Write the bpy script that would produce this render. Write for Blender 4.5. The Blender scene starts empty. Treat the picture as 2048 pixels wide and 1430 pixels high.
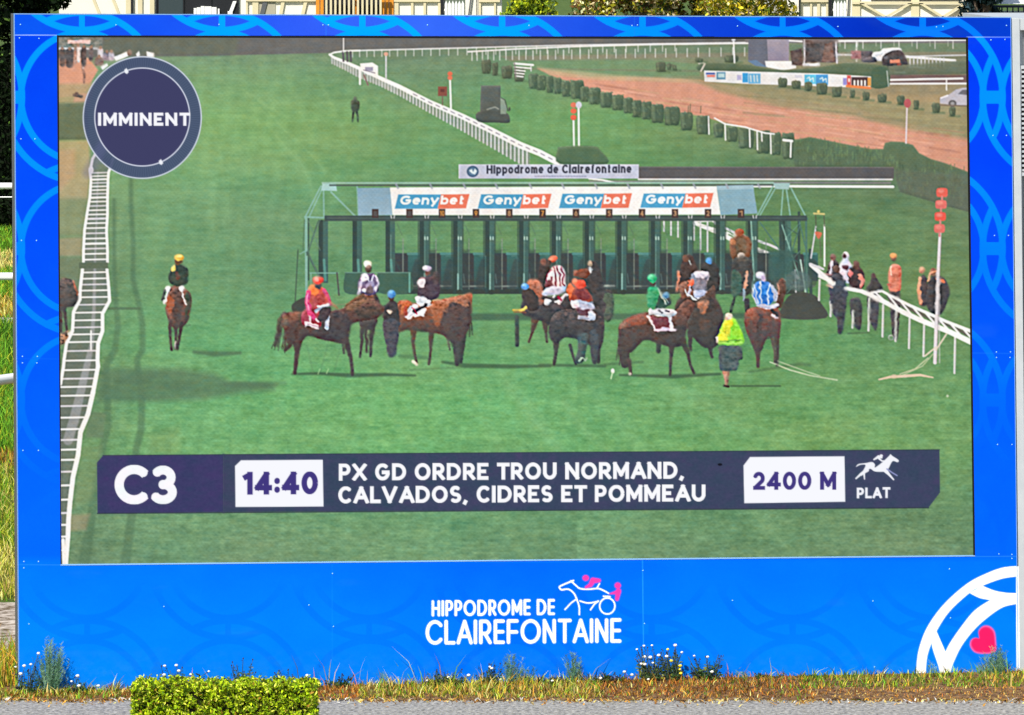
import bpy, math, random
import numpy as np
from mathutils import Vector, Matrix
random.seed(7); rng = np.random.default_rng(7)

# ------------------------------------------------------------------ camera, world, sun, exposure
sc = bpy.context.scene
F = 11375.0            # focal length in photo pixels (2048 wide), i.e. a 200 mm tele lens
HZ = -300.0            # row of the horizon in the photograph
CH = 7.32              # camera height (m)
EXPO = 0.45
cd = bpy.data.cameras.new('camera'); cam = bpy.data.objects.new('camera', cd)
sc.collection.objects.link(cam); sc.camera = cam
cam.location = (0, 0, CH); cam.rotation_euler = (math.pi/2, 0, 0)
cd.sensor_width = 36; cd.lens = F/2048*36; cd.shift_y = -(715-HZ)/2048
cd.clip_start = 1; cd.clip_end = 3000
SUN_EL, SUN_AZ = math.radians(46), math.radians(-28)     # azimuth of the sun from -Y (behind the camera), to its left
w = bpy.data.worlds.new('World'); sc.world = w; w.use_nodes = True
nt = w.node_tree; sky = nt.nodes.new('ShaderNodeTexSky'); sky.sky_type = 'NISHITA'; sky.sun_disc = False
sky.sun_elevation = SUN_EL
sd = Vector((math.sin(SUN_AZ)*math.cos(SUN_EL), -math.cos(SUN_AZ)*math.cos(SUN_EL), math.sin(SUN_EL)))
sky.sun_rotation = math.atan2(sd.x, sd.y)
bg = nt.nodes['Background']; bg.inputs[1].default_value = 0.10
nt.links.new(sky.outputs[0], bg.inputs[0])
sl = bpy.data.lights.new('sun', 'SUN'); sl.energy = 4.2; sl.angle = math.radians(0.5); sl.color = (1, .955, .88)
so = bpy.data.objects.new('sun', sl); sc.collection.objects.link(so)
so.rotation_euler = (-sd).to_track_quat('-Z', 'Y').to_euler()
sc.view_settings.view_transform = 'Standard'; sc.view_settings.look = 'None'
sc.view_settings.exposure = EXPO; sc.view_settings.gamma = 1

# ------------------------------------------------------------------ helpers
C = sc.collection
def lin(c):
    c = np.asarray(c, float)/255.0
    return np.where(c <= .04045, c/12.92, ((c+.055)/1.055)**2.4)
def tag(o, label=None, cat=None, group=None, kind=None):
    if label: o['label'] = label
    if cat: o['category'] = cat
    if group: o['group'] = group
    if kind: o['kind'] = kind
    return o
def empty(name, loc=(0, 0, 0), rz=0):
    o = bpy.data.objects.new(name, None); C.objects.link(o); o.location = loc; o.rotation_euler = (0, 0, rz)
    o.empty_display_size = .2
    return o
def mat(name, col, rough=.8, noise=None, nscale=5, spec=.2, bump=0, col2=None, metallic=0):
    m = bpy.data.materials.new(name); m.use_nodes = True; n = m.node_tree; b = n.nodes['Principled BSDF']
    b.inputs['Roughness'].default_value = rough; b.inputs['Specular IOR Level'].default_value = spec
    b.inputs['Metallic'].default_value = metallic
    b.inputs['Base Color'].default_value = (*col, 1)
    if noise:
        tc = n.nodes.new('ShaderNodeTexCoord'); t = n.nodes.new('ShaderNodeTexNoise')
        t.inputs['Scale'].default_value = nscale; t.inputs['Detail'].default_value = 8; t.inputs['Roughness'].default_value = .65
        n.links.new(tc.outputs['Object'], t.inputs['Vector'])
        r = n.nodes.new('ShaderNodeValToRGB'); r.color_ramp.elements[0].position = .5-noise; r.color_ramp.elements[1].position = .5+noise
        r.color_ramp.elements[0].color = (*col, 1); r.color_ramp.elements[1].color = (*(col2 or [c*1.5 for c in col]), 1)
        n.links.new(t.outputs[0], r.inputs[0]); n.links.new(r.outputs[0], b.inputs['Base Color'])
        if bump:
            bp = n.nodes.new('ShaderNodeBump'); bp.inputs['Strength'].default_value = bump; bp.inputs['Distance'].default_value = .02
            n.links.new(t.outputs[0], bp.inputs['Height']); n.links.new(bp.outputs[0], b.inputs['Normal'])
    return m
def mat_attr(name, rough=.7, spec=.15, emit=False, translucent=0):
    m = bpy.data.materials.new(name); m.use_nodes = True; n = m.node_tree; b = n.nodes['Principled BSDF']
    a = n.nodes.new('ShaderNodeAttribute'); a.attribute_name = 'Col'
    if emit:
        e = n.nodes.new('ShaderNodeEmission'); e.inputs[1].default_value = 2**(-EXPO)
        n.links.new(a.outputs['Color'], e.inputs[0]); n.links.new(e.outputs[0], n.nodes['Material Output'].inputs[0])
        return m
    b.inputs['Roughness'].default_value = rough; b.inputs['Specular IOR Level'].default_value = spec
    n.links.new(a.outputs['Color'], b.inputs['Base Color'])
    if translucent:
        t = n.nodes.new('ShaderNodeBsdfTranslucent'); mx = n.nodes.new('ShaderNodeMixShader'); mx.inputs[0].default_value = translucent
        n.links.new(a.outputs['Color'], t.inputs[0]); n.links.new(b.outputs[0], mx.inputs[1]); n.links.new(t.outputs[0], mx.inputs[2])
        n.links.new(mx.outputs[0], n.nodes['Material Output'].inputs[0])
    return m
def mesh_np(name, V, Q, T=None, cols=None, m=None, parent=None, smooth=False):
    """V (n,3); Q quads (k,4); T tris (j,3); cols (n,3) linear"""
    me = bpy.data.meshes.new(name)
    V = np.asarray(V, np.float32); nq = 0 if Q is None else len(Q); ntri = 0 if T is None else len(T)
    me.vertices.add(len(V)); me.vertices.foreach_set('co', V.ravel())
    li = []
    if nq: li.append(np.asarray(Q, np.int32).ravel())
    if ntri: li.append(np.asarray(T, np.int32).ravel())
    li = np.concatenate(li)
    st = np.concatenate([np.arange(nq)*4, nq*4+np.arange(ntri)*3]).astype(np.int32)
    me.loops.add(len(li)); me.loops.foreach_set('vertex_index', li)
    me.polygons.add(nq+ntri); me.polygons.foreach_set('loop_start', st)
    me.update(calc_edges=True)
    if cols is not None:
        a = me.color_attributes.new('Col', 'FLOAT_COLOR', 'POINT')
        a.data.foreach_set('color', np.concatenate([cols, np.ones((len(cols), 1))], 1).astype(np.float32).ravel())
    if m: me.materials.append(m)
    if smooth: me.polygons.foreach_set('use_smooth', np.ones(nq+ntri, bool))
    o = bpy.data.objects.new(name, me); C.objects.link(o)
    if parent: o.parent = parent
    return o
class MB:
    def __init__(s): s.v = []; s.f = []
    def box(s, x0, y0, z0, x1, y1, z1):
        b = len(s.v); s.v += [(x, y, z) for z in (z0, z1) for y in (y0, y1) for x in (x0, x1)]
        s.f += [tuple(b+i for i in q) for q in ((0, 2, 3, 1), (4, 5, 7, 6), (0, 1, 5, 4), (2, 6, 7, 3), (0, 4, 6, 2), (1, 3, 7, 5))]
        return s
    def prism(s, pts, y0, y1):      # polygon in x,z extruded along y
        b = len(s.v); n = len(pts)
        s.v += [(p[0], y0, p[1]) for p in pts]+[(p[0], y1, p[1]) for p in pts]
        s.f.append(tuple(b+i for i in range(n))); s.f.append(tuple(b+n+i for i in reversed(range(n))))
        for i in range(n): j = (i+1) % n; s.f.append((b+i, b+n+i, b+n+j, b+j))
        return s
    def tube(s, pts, rad, n=8, cap=True):
        pts = [Vector(p) for p in pts]; rad = rad if hasattr(rad, '__len__') else [rad]*len(pts); b = len(s.v)
        for i, p in enumerate(pts):
            d = (pts[min(i+1, len(pts)-1)]-pts[max(i-1, 0)]).normalized()
            a = d.cross(Vector((0, 0, 1)) if abs(d.z) < .9 else Vector((1, 0, 0))).normalized(); c = d.cross(a)
            for k in range(n):
                t = 2*math.pi*k/n; s.v.append(tuple(p+(a*math.cos(t)+c*math.sin(t))*rad[i]))
        for i in range(len(pts)-1):
            for k in range(n): s.f.append((b+i*n+k, b+i*n+(k+1) % n, b+(i+1)*n+(k+1) % n, b+(i+1)*n+k))
        if cap: s.f.append(tuple(b+k for k in range(n))[::-1]); e = b+(len(pts)-1)*n; s.f.append(tuple(e+k for k in range(n)))
        return s
    def build(s, name, m, parent=None, smooth=False, bevel=0):
        me = bpy.data.meshes.new(name); me.from_pydata(s.v, [], s.f); me.materials.append(m); me.update()
        import bmesh
        bm = bmesh.new(); bm.from_mesh(me); bmesh.ops.recalc_face_normals(bm, faces=bm.faces); bm.to_mesh(me); bm.free()
        if smooth: me.polygons.foreach_set('use_smooth', np.ones(len(me.polygons), bool))
        o = bpy.data.objects.new(name, me); C.objects.link(o)
        if parent: o.parent = parent
        if bevel:
            b = o.modifiers.new('bevel', 'BEVEL'); b.width = bevel; b.segments = 2; b.limit_method = 'ANGLE'
        return o

# ------------------------------------------------------------------ the plane of the giant screen
KY = 0.144; TH = math.atan(KY); Z0 = 50.0
ux = Vector((math.cos(TH), math.sin(TH), 0)); ub = Vector((-math.sin(TH), math.cos(TH), 0))   # along the wall, and backwards
def loc(x, y, d=0.0):
    """photo pixel -> local coords (u, v) on the screen plane set d metres behind the printed front"""
    a = (x-1024.0)/F; e = -(y-HZ)/F
    # point t*(a,1,e)+cam ; plane: dot(p-O-ub*d, ub)=0, O=(0,Z0,0)
    t = (Z0*ub.y+d)/(a*ub.x+ub.y)
    px = a*t; py = t; pz = CH+e*t
    return px*ux.x+(py-Z0)*ux.y, pz

# ------------------------------------------------------------------ raster of the wall (LED picture and printed panels), photo pixels
CELL = 1.3
X0, Y0, X1, Y1 = 26.0, 26.0, 2040.0, 1390.0
NX = int((X1-X0)/CELL)+2; NY = int((Y1-Y0)/CELL)+2
GX = (X0+np.arange(NX)*CELL).astype(np.float32); GY = (Y0+np.arange(NY)*CELL).astype(np.float32)
IM = np.zeros((NY, NX, 3), np.float32); ID = np.zeros((NY, NX), np.int16)
PARTS = [None]; cur = 0
def part(name, label=None):
    global cur
    PARTS.append((name, label)); cur = len(PARTS)-1
def nopart():
    global cur
    cur = 0
def win(x0, y0, x1, y1):
    i0 = max(0, int((x0-X0)/CELL)-1); i1 = min(NX, int((x1-X0)/CELL)+3)
    j0 = max(0, int((y0-Y0)/CELL)-1); j1 = min(NY, int((y1-Y0)/CELL)+3)
    return j0, max(j1, j0), i0, max(i1, i0)
def put(wd, cov, col, alpha=1.0, col2=None, ids=True):
    j0, j1, i0, i1 = wd
    if j1 <= j0 or i1 <= i0: return
    c = np.asarray(col, np.float32)
    if col2 is not None:
        t = np.linspace(0, 1, j1-j0, dtype=np.float32)[:, None, None]
        c = c*(1-t)+np.asarray(col2, np.float32)*t
    a = (cov*alpha)[..., None]
    s = IM[j0:j1, i0:i1]; s[:] = s*(1-a)+c*a
    if ids and cur and alpha > .45: ID[j0:j1, i0:i1][cov > .5] = cur
def sdseg(x, y, ax, ay, bx, by):
    dx, dy = bx-ax, by-ay; L = dx*dx+dy*dy+1e-9
    t = np.clip(((x-ax)*dx+(y-ay)*dy)/L, 0, 1)
    return np.hypot(x-ax-t*dx, y-ay-t*dy), t
def poly(pts, col, soft=2.0, alpha=1.0, col2=None, ids=True):
    P = np.array(pts, np.float32); wd = win(P[:, 0].min()-soft, P[:, 1].min()-soft, P[:, 0].max()+soft, P[:, 1].max()+soft)
    j0, j1, i0, i1 = wd
    if j1 <= j0 or i1 <= i0: return
    x = GX[None, i0:i1]; y = GY[j0:j1, None]
    d = np.full((j1-j0, i1-i0), 1e9, np.float32); ins = np.zeros(d.shape, bool)
    for k in range(len(P)):
        ax, ay = P[k]; bx, by = P[(k+1) % len(P)]
        d = np.minimum(d, sdseg(x, y, ax, ay, bx, by)[0])
        if ay != by:
            ins ^= ((ay > y) != (by > y)) & (x < (bx-ax)*(y-ay)/(by-ay)+ax)
    s = np.where(ins, d, -d)
    put(wd, np.clip(.5+s/soft, 0, 1), col, alpha, col2, ids)
def smooth(pts, n=6, closed=True):
    P = [np.array(p, float) for p in pts]; out = []; N = len(P)
    for i in range(N if closed else N-1):
        p0 = P[(i-1) % N] if closed or i > 0 else P[0]; p1 = P[i]; p2 = P[(i+1) % N]; p3 = P[(i+2) % N] if closed or i+2 < N else P[-1]
        for k in range(n):
            t = k/n
            out.append(tuple(.5*((2*p1)+(p2-p0)*t+(2*p0-5*p1+4*p2-p3)*t*t+(3*p1-p0-3*p2+p3)*t**3)))
    if not closed: out.append(tuple(P[-1]))
    return out
def blob(pts, col, soft=2.2, alpha=1.0, col2=None): poly(smooth(pts, 4), col, soft, alpha, col2)
def line(pts, wid, col, soft=1.6, alpha=1.0, ids=True):
    n = len(pts); wd_ = list(wid) if hasattr(wid, '__len__') else [wid]*n
    P = np.array(pts, np.float32); m = max(wd_)/2+soft
    wd = win(P[:, 0].min()-m, P[:, 1].min()-m, P[:, 0].max()+m, P[:, 1].max()+m)
    j0, j1, i0, i1 = wd
    if j1 <= j0 or i1 <= i0: return
    x = GX[None, i0:i1]; y = GY[j0:j1, None]; cov = np.zeros((j1-j0, i1-i0), np.float32)
    for k in range(n-1):
        d, t = sdseg(x, y, *P[k], *P[k+1])
        cov = np.maximum(cov, np.clip(.5+((wd_[k]*(1-t)+wd_[k+1]*t)/2-d)/soft, 0, 1))
    if max(wd_) < soft: cov *= 1
    put(wd, cov, col, alpha, None, ids)
def ell(cx, cy, rx, ry, col, soft=1.8, alpha=1.0, ring=0, col2=None, a0=0, ids=True):
    m = max(rx, ry)+ring+soft; wd = win(cx-m, cy-m, cx+m, cy+m); j0, j1, i0, i1 = wd
    if j1 <= j0 or i1 <= i0: return
    x = GX[None, i0:i1]-cx; y = GY[j0:j1, None]-cy
    if a0: ca, sa = math.cos(a0), math.sin(a0); x, y = x*ca+y*sa, -x*sa+y*ca
    r = np.hypot(x/rx, y/ry)+1e-6
    g = np.hypot(x/rx**2, y/ry**2)/r+1e-9
    d = (r-1)/g
    cov = np.clip(.5-(np.abs(d)-ring/2)/soft, 0, 1) if ring else np.clip(.5-d/soft, 0, 1)
    put(wd, cov, col, alpha, col2, ids)
def rect(x0, y0, x1, y1, col, soft=1.6, alpha=1.0, col2=None): poly([(x0, y0), (x1, y0), (x1, y1), (x0, y1)], col, soft, alpha, col2)
def vnoise(sx, sy, seed, oct=4):
    r = np.random.default_rng(seed); out = np.zeros((NY, NX), np.float32); a = 1.0; tot = 0
    for o in range(oct):
        nx = int((X1-X0)/sx)+3; ny = int((Y1-Y0)/sy)+3
        g = r.standard_normal((ny, nx)).astype(np.float32)
        fx = (GX-X0)/sx; fy = (GY-Y0)/sy; ix = fx.astype(int); iy = fy.astype(int)
        tx = fx-ix; ty = fy-iy; tx = tx*tx*(3-2*tx); ty = ty*ty*(3-2*ty)
        A = g[iy][:, ix]*(1-tx)+g[iy][:, ix+1]*tx; B = g[iy+1][:, ix]*(1-tx)+g[iy+1][:, ix+1]*tx
        out += a*(A*(1-ty)[:, None]+B*ty[:, None]); tot += a*a; a *= .6; sx = max(sx/2, CELL); sy = max(sy/2, CELL)
    return out/math.sqrt(tot)

# ---- lettering (stroke glyphs in a unit box, y up)
def arc(cx, cy, rx, ry, a0, a1, n=16):
    return [(cx+rx*math.cos(math.radians(a0+(a1-a0)*k/n)), cy+ry*math.sin(math.radians(a0+(a1-a0)*k/n))) for k in range(n+1)]
e, q = 'e', 'n'
G = {
 'A': (.95, [(e, [(0, 0), (.5, 1)]), (e, [(.5, 1), (1, 0)]), (q, [(.2, .3), (.8, .3)])]),
 'B': (.68, [(e, [(0, 0), (0, 1)]), (q, [(0, 1), (.5, 1)]+arc(.5, .76, .42, .24, 90, -90)+[(0, .52)]), (q, [(0, .52), (.5, .52)]+arc(.5, .26, .5, .26, 90, -90)+[(0, 0)])]),
 'C': (.92, [(q, arc(.5, .5, .5, .5, 42, 318, 24))]),
 'D': (.86, [(e, [(0, 0), (0, 1)]), (q, [(0, 1), (.35, 1)]+arc(.35, .5, .65, .5, 90, -90, 20)+[(0, 0)])]),
 'E': (.62, [(e, [(0, 0), (0, 1)]), (e, [(0, 1), (1, 1)]), (q, [(0, .5), (.95, .5)]), (e, [(0, 0), (1, 0)])]),
 'F': (.6, [(e, [(0, 0), (0, 1)]), (e, [(0, 1), (1, 1)]), (q, [(0, .48), (.95, .48)])]),
 'G': (.92, [(q, arc(.5, .5, .5, .5, 42, 345, 24)+[(.98, .47)]), (e, [(.6, .47), (.96, .47)])]),
 'H': (.8, [(e, [(0, 0), (0, 1)]), (e, [(1, 0), (1, 1)]), (q, [(0, .5), (1, .5)])]),
 'I': (0, [(e, [(.5, 0), (.5, 1)])]),
 'L': (.58, [(e, [(0, 0), (0, 1)]), (e, [(0, 0), (1, 0)])]),
 'M': (1.0, [(e, [(0, 0), (0, 1)]), (e, [(1, 0), (1, 1)]), (e, [(0, 1), (.5, .22)]), (e, [(.5, .22), (1, 1)])]),
 'N': (.84, [(e, [(0, 0), (0, 1)]), (e, [(1, 0), (1, 1)]), (e, [(0, 1), (1, 0)])]),
 'O': (1.0, [(q, arc(.5, .5, .5, .5, 0, 360, 32))]),
 'P': (.66, [(e, [(0, 0), (0, 1)]), (q, [(0, 1), (.5, 1)]+arc(.5, .7, .5, .3, 90, -90)+[(0, .4)])]),
 'R': (.7, [(e, [(0, 0), (0, 1)]), (q, [(0, 1), (.5, 1)]+arc(.5, .71, .45, .29, 90, -90)+[(0, .42)]), (e, [(.45, .42), (1, 0)])]),
 'S': (.64, [(q, arc(.5, .745, .46, .255, 35, 270)+arc(.5, .245, .5, .245, 90, -145))]),
 'T': (.74, [(e, [(0, 1), (1, 1)]), (e, [(.5, 0), (.5, 1)])]),
 'U': (.82, [(e, [(0, 1), (0, .4)]), (q, arc(.5, .4, .5, .4, 180, 360)), (e, [(1, .4), (1, 1)])]),
 'V': (.95, [(e, [(0, 1), (.5, 0)]), (e, [(.5, 0), (1, 1)])]),
 'X': (.85, [(e, [(0, 1), (1, 0)]), (e, [(0, 0), (1, 1)])]),
 '0': (.76, [(q, arc(.5, .5, .5, .5, 0, 360, 28))]), '1': (.36, [(e, [(1, 0), (1, 1)]), (q, [(1, .99), (-.25, .78)])]),
 '2': (.68, [(q, arc(.5, .68, .47, .32, 165, -38)+[(.05, .02)]), (e, [(.05, 0), (1, 0)])]),
 '3': (.72, [(q, arc(.45, .75, .46, .25, 150, -90)+arc(.45, .25, .53, .26, 90, -155))]),
 '4': (.8, [(e, [(.74, 0), (.74, 1)]), (e, [(.74, 1), (0, .26)]), (e, [(0, .24), (1, .24)])]),
 '5': (.66, [(e, [(1, 1), (.1, 1)]), (q, [(.1, 1), (.05, .56)]+arc(.45, .33, .5, .33, 120, -150))]),
 '6': (.7, [(q, arc(.5, .32, .5, .32, 0, 360, 20)), (q, [(.03, .4), (.65, 1)])]), '7': (.66, [(e, [(0, 1), (1, 1)]), (e, [(1, 1), (.35, 0)])]),
 '8': (.68, [(q, arc(.5, .76, .42, .24, 0, 360, 18)), (q, arc(.5, .27, .5, .27, 0, 360, 18))]), '9': (.7, [(q, arc(.5, .68, .5, .32, 0, 360, 20)), (q, [(.97, .6), (.35, 0)])]),
 ':': (0, [(q, [(.5, .1), (.5, .14)]), (q, [(.5, .6), (.5, .64)])]), ',': (.1, [(q, [(1, .06), (-.8, -.27)])]),
 'a': (.6, [(e, [(1, 0), (1, .7)]), (q, arc(.5, .35, .5, .35, 0, 360, 20))]), 'b': (.62, [(e, [(0, 0), (0, 1)]), (q, arc(.5, .35, .5, .35, 0, 360, 20))]),
 'd': (.62, [(e, [(1, 0), (1, 1)]), (q, arc(.5, .35, .5, .35, 0, 360, 20))]), 'e': (.6, [(q, [(.05, .36), (1, .36)]+arc(.5, .35, .5, .35, 0, 315, 20))]),
 'f': (.36, [(e, [(.35, 0), (.35, .75)]), (q, arc(.85, .75, .5, .25, 180, 90, 6)), (q, [(0, .66), (.95, .66)])]), 'i': (0, [(e, [(.5, 0), (.5, .7)]), (q, [(.5, .93), (.5, .98)])]),
 'l': (0, [(e, [(.5, 0), (.5, 1)])]), 'm': (.9, [(e, [(0, 0), (0, .7)]), (q, arc(.25, .42, .25, .28, 180, 0, 8)), (e, [(.5, 0), (.5, .45)]), (q, arc(.75, .42, .25, .28, 180, 0, 8)), (e, [(1, 0), (1, .45)])]),
 'n': (.56, [(e, [(0, 0), (0, .7)]), (q, arc(.5, .38, .5, .32, 180, 0, 10)), (e, [(1, 0), (1, .42)])]), 'o': (.62, [(q, arc(.5, .35, .5, .35, 0, 360, 20))]),
 'p': (.62, [(e, [(0, -.28), (0, .7)]), (q, arc(.5, .35, .5, .35, 0, 360, 20))]), 'r': (.38, [(e, [(0, 0), (0, .7)]), (q, arc(.7, .3, .7, .38, 180, 80, 8))]),
 't': (.4, [(e, [(.35, .05), (.35, .92)]), (q, [(0, .66), (1, .66)]), (q, [(.35, .05), (.95, .02)])]), 'y': (.62, [(e, [(0, .7), (.5, 0)]), (e, [(1, .7), (.25, -.28)])]),
}
def glyph(g, x, yb, h, wsk, t, col, rnd, soft, slant, cap=True):
    """yb = baseline row, wsk = skeleton width in px, t = stroke thickness"""
    wd = win(x-t-2-abs(slant)*h, yb-h-t-2, x+wsk+2*t+2+abs(slant)*h, yb+h*.45+t); j0, j1, i0, i1 = wd
    if j1 <= j0 or i1 <= i0: return
    px = GX[None, i0:i1]; py = GY[j0:j1, None]; px = px-slant*(yb-py)      # unslanted x
    cov = np.zeros((j1-j0, i1-i0), np.float32)
    mp = lambda p: (x+t/2+p[0]*wsk, yb-t/2-p[1]*(h-t))
    for kind, pts in G[g][1]:
        P = [mp(p) for p in pts]
        for k in range(len(P)-1):
            (ax, ay), (bx, by) = P[k], P[k+1]
            if math.hypot(bx-ax, by-ay) < .02: continue
            if rnd or (g in ':i' and len(P) == 2 and kind == 'n'): d = sdseg(px, py, ax, ay, bx, by)[0]-t/2
            else:
                L = math.hypot(bx-ax, by-ay)+1e-6; dx, dy = (bx-ax)/L, (by-ay)/L
                e0 = t/2 if kind == 'e' else 0; e1 = e0
                u_ = (px-ax)*dx+(py-ay)*dy; v_ = np.abs(-(px-ax)*dy+(py-ay)*dx)
                d = np.maximum(v_-t/2, np.maximum(-e0-u_, u_-L-e1))
                if kind == 'n' and k > 0: d = np.minimum(d, np.hypot(px-ax, py-ay)-t/2)
            cov = np.maximum(cov, np.clip(.5-d/soft, 0, 1))
    if not rnd:
        if cap and g not in ',py': cov *= np.clip(.5+(yb-py)/soft, 0, 1)*np.clip(.5+(py-(yb-h))/soft, 0, 1)
    put(wd, cov, col)
def text(s, x0, x1, yb0, yb1, h, t, col, rnd=False, soft=1.3, slant=0, space=.30, gap=.13, wmap=None):
    ws = [(wmap or {}).get(c, G[c][0]) if c != ' ' else None for c in s]
    adv = [(-.10 if c == 'C' else -.05 if c in 'LTA' else 0) for c in s]; fixed = sum((t if w_ is not None else 0) for w_ in ws)
    flex = sum((w_*(h-t) if w_ is not None else space*h) for w_ in ws)+gap*h*(len(s)-1)+sum(adv)*h
    k = ((x1-x0)-fixed)/flex; x = x0
    for c, w_, av in zip(s, ws, adv):
        if c == ' ': x += (space+gap)*h*k; continue
        yb = yb0+(yb1-yb0)*(x-x0)/max(1, x1-x0)
        glyph(c, x, yb, h, w_*(h-t)*k, t, col, rnd, soft, slant)
        x += w_*(h-t)*k+t+(gap+av)*h*k

# ================================================================== 1. the live race picture on the LED display
LED = [(117.5, 75), (1933.5, 79), (1947.5, 1111.5), (122.5, 1129.5)]
part('display', 'live picture of racehorses and jockeys circling at the starting stalls on green turf'); DISPLAY_ID = cur
xs = [110, 300, 560, 800, 1050, 1300, 1600, 1950]; ys = [72, 150, 230, 330, 430, 560, 680, 800, 900, 1020, 1130]
GR = [[(100, 120, 100)]*8,
 [(110, 150, 110), (104, 152, 108), (102, 150, 104), (96, 135, 100), (100, 140, 98), (120, 130, 98), (135, 128, 100), (140, 125, 100)],
 [(115, 158, 105), (110, 166, 108), (110, 165, 108), (98, 150, 98), (92, 150, 88), (96, 148, 88), (135, 130, 95), (150, 138, 105)],
 [(100, 150, 100), (108, 160, 106), (102, 158, 102), (92, 146, 92), (88, 142, 84), (88, 140, 84), (78, 110, 78), (78, 100, 78)],
 [(108, 140, 100), (100, 150, 102), (92, 142, 98), (88, 138, 90), (84, 132, 84), (82, 128, 82), (78, 122, 74), (86, 118, 82)],
 [(95, 120, 92), (90, 144, 96), (84, 138, 96), (86, 140, 92), (84, 138, 86), (80, 132, 82), (76, 128, 72), (84, 124, 76)],
 [(88, 130, 90), (92, 160, 100), (90, 162, 102), (84, 152, 96), (86, 150, 92), (80, 145, 86), (78, 142, 84), (84, 130, 80)],
 [(84, 120, 84), (94, 162, 104), (92, 166, 98), (92, 168, 96), (92, 165, 98), (90, 158, 94), (86, 148, 84), (86, 142, 84)],
 [(86, 132, 84), (92, 158, 96), (90, 162, 96), (92, 164, 94), (92, 162, 96), (92, 158, 90), (90, 152, 82), (90, 146, 84)],
 [(86, 128, 92), (88, 142, 98), (86, 146, 100), (84, 146, 98), (84, 142, 96), (84, 138, 92), (82, 132, 88), (82, 128, 86)],
 [(88, 124, 92), (92, 134, 98), (94, 138, 100), (90, 138, 96), (92, 136, 98), (92, 132, 94), (88, 128, 90), (86, 122, 88)]]
GR = np.array(GR, np.float32)
fx = np.interp(GX, xs, range(len(xs))); fy = np.interp(GY, ys, range(len(ys)))
ix = np.minimum(fx.astype(int), 6); iy = np.minimum(fy.astype(int), 9); tx = (fx-ix)[None, :, None]; ty = (fy-iy)[:, None, None]
base = (GR[iy][:, ix]*(1-tx)+GR[iy][:, ix+1]*tx)*(1-ty)+(GR[iy+1][:, ix]*(1-tx)+GR[iy+1][:, ix+1]*tx)*ty
n1 = vnoise(60, 10, 3, 4); n2 = vnoise(7, 3, 4, 2); n3 = vnoise(160, 60, 5, 3); n4 = vnoise(26, 5, 9, 3)
gs = np.clip((GY-100)/700, .25, 1)[:, None]
n5 = vnoise(11, 9, 77, 3)*np.clip((GY-560)/250, 0, 1)[:, None]
base = base+(n1*4.5+n2*4.5*gs+n4*4*gs+n5*5)[..., None]*np.array([.9, 1, .8])+(n3*3)[..., None]*np.array([1.4, .3, .2])
IM[:] = base
ledmask = np.zeros((NY, NX), np.float32)
x_ = GX[None, :]; y_ = GY[:, None]
inled = (x_ > 115.5+(y_-75)*.0055) & (x_ < 1935.5+(y_-79)*.0136) & (y_ > 72+(x_-117)*.0022) & (y_ < 1131-(x_-122)*.00986)
ID[inled] = cur
W = (250, 250, 255); WL = (214, 217, 230)
def nid(): nopart()
nopart()
# mowing stripes and lighter streaks on the turf
for pts, a in [([(520, 120), (560, 260), (640, 420)], .10), ([(430, 120), (470, 300), (560, 430)], .08), ([(1290, 740), (1480, 850), (1600, 905)], .14), ([(1000, 740), (1120, 900)], .12),
               ([(1180, 770), (1290, 905)], .10), ([(1600, 770), (1900, 905)], .08), ([(350, 200), (450, 420), (480, 520)], .06), ([(760, 760), (700, 905)], .05), ([(1130, 700), (1090, 640)], .06)]:
    line(pts, [26]*len(pts), (150, 205, 150), 18, a)
for pts, wd_, a in [([(380, 470), (700, 480), (1000, 490)], 70, .10), ([(300, 400), (600, 380)], 40, .05), ([(560, 620), (930, 700)], 30, .06)]:
    line(pts, wd_, (50, 110, 70), 50, a)
for pts, wd_, a in [([(496, 186), (545, 219), (578, 236)], 4, .30), ([(535, 248), (570, 294), (603, 327), (620, 362), (632, 420)], 6, .34), ([(520, 200), (570, 260), (628, 314), (649, 343)], 4, .24), ([(417, 244), (438, 294), (444, 335), (448, 370)], 5, .22), ([(400, 330), (412, 400)], 6, .12),
                    ([(1012, 770), (1040, 808), (1075, 850), (1120, 903)], 11, .26), ([(1130, 806), (1150, 836), (1180, 872), (1216, 900)], 10, .30), ([(1060, 800), (1090, 840)], 5, .15), ([(1390, 790), (1440, 840), (1500, 903)], 12, .16), ([(690, 128), (740, 165)], 5, .18), ([(700, 780), (690, 880)], 8, .12), ([(1560, 790), (1700, 850), (1790, 900)], 10, .14)]:
    line(pts, wd_*1.3, (150, 200, 138), wd_*1.4, a*.62)
for x_, y_, x1_, y1_, w_ in [(470, 118, 560, 360, 16), (560, 116, 640, 330, 14), (620, 118, 700, 300, 10), (400, 118, 430, 500, 18), (330, 380, 300, 560, 20), (860, 640, 1000, 903, 20), (760, 770, 830, 903, 22), (1330, 770, 1460, 903, 18), (560, 780, 540, 903, 24), (1820, 640, 1900, 903, 16), (400, 1030, 380, 1125, 26), (1000, 1025, 1060, 1120, 26), (1500, 1020, 1600, 1115, 26)]:
    line([(x_, y_), ((x_+x1_)/2+rng.uniform(-4, 4), (y_+y1_)/2), (x1_, y1_)], [w_*.5, w_*.8, w_], (146, 196, 128), w_*.8, .13)
for i in range(60):
    xx = rng.uniform(330, 1900); yy_ = rng.uniform(700, 1110); L_ = rng.uniform(6, 26); line([(xx, yy_), (xx+L_, yy_+rng.uniform(-2, 2))], rng.uniform(2, 4), (56, 110, 74) if i % 3 else (150, 200, 140), 3, .3)
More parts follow.
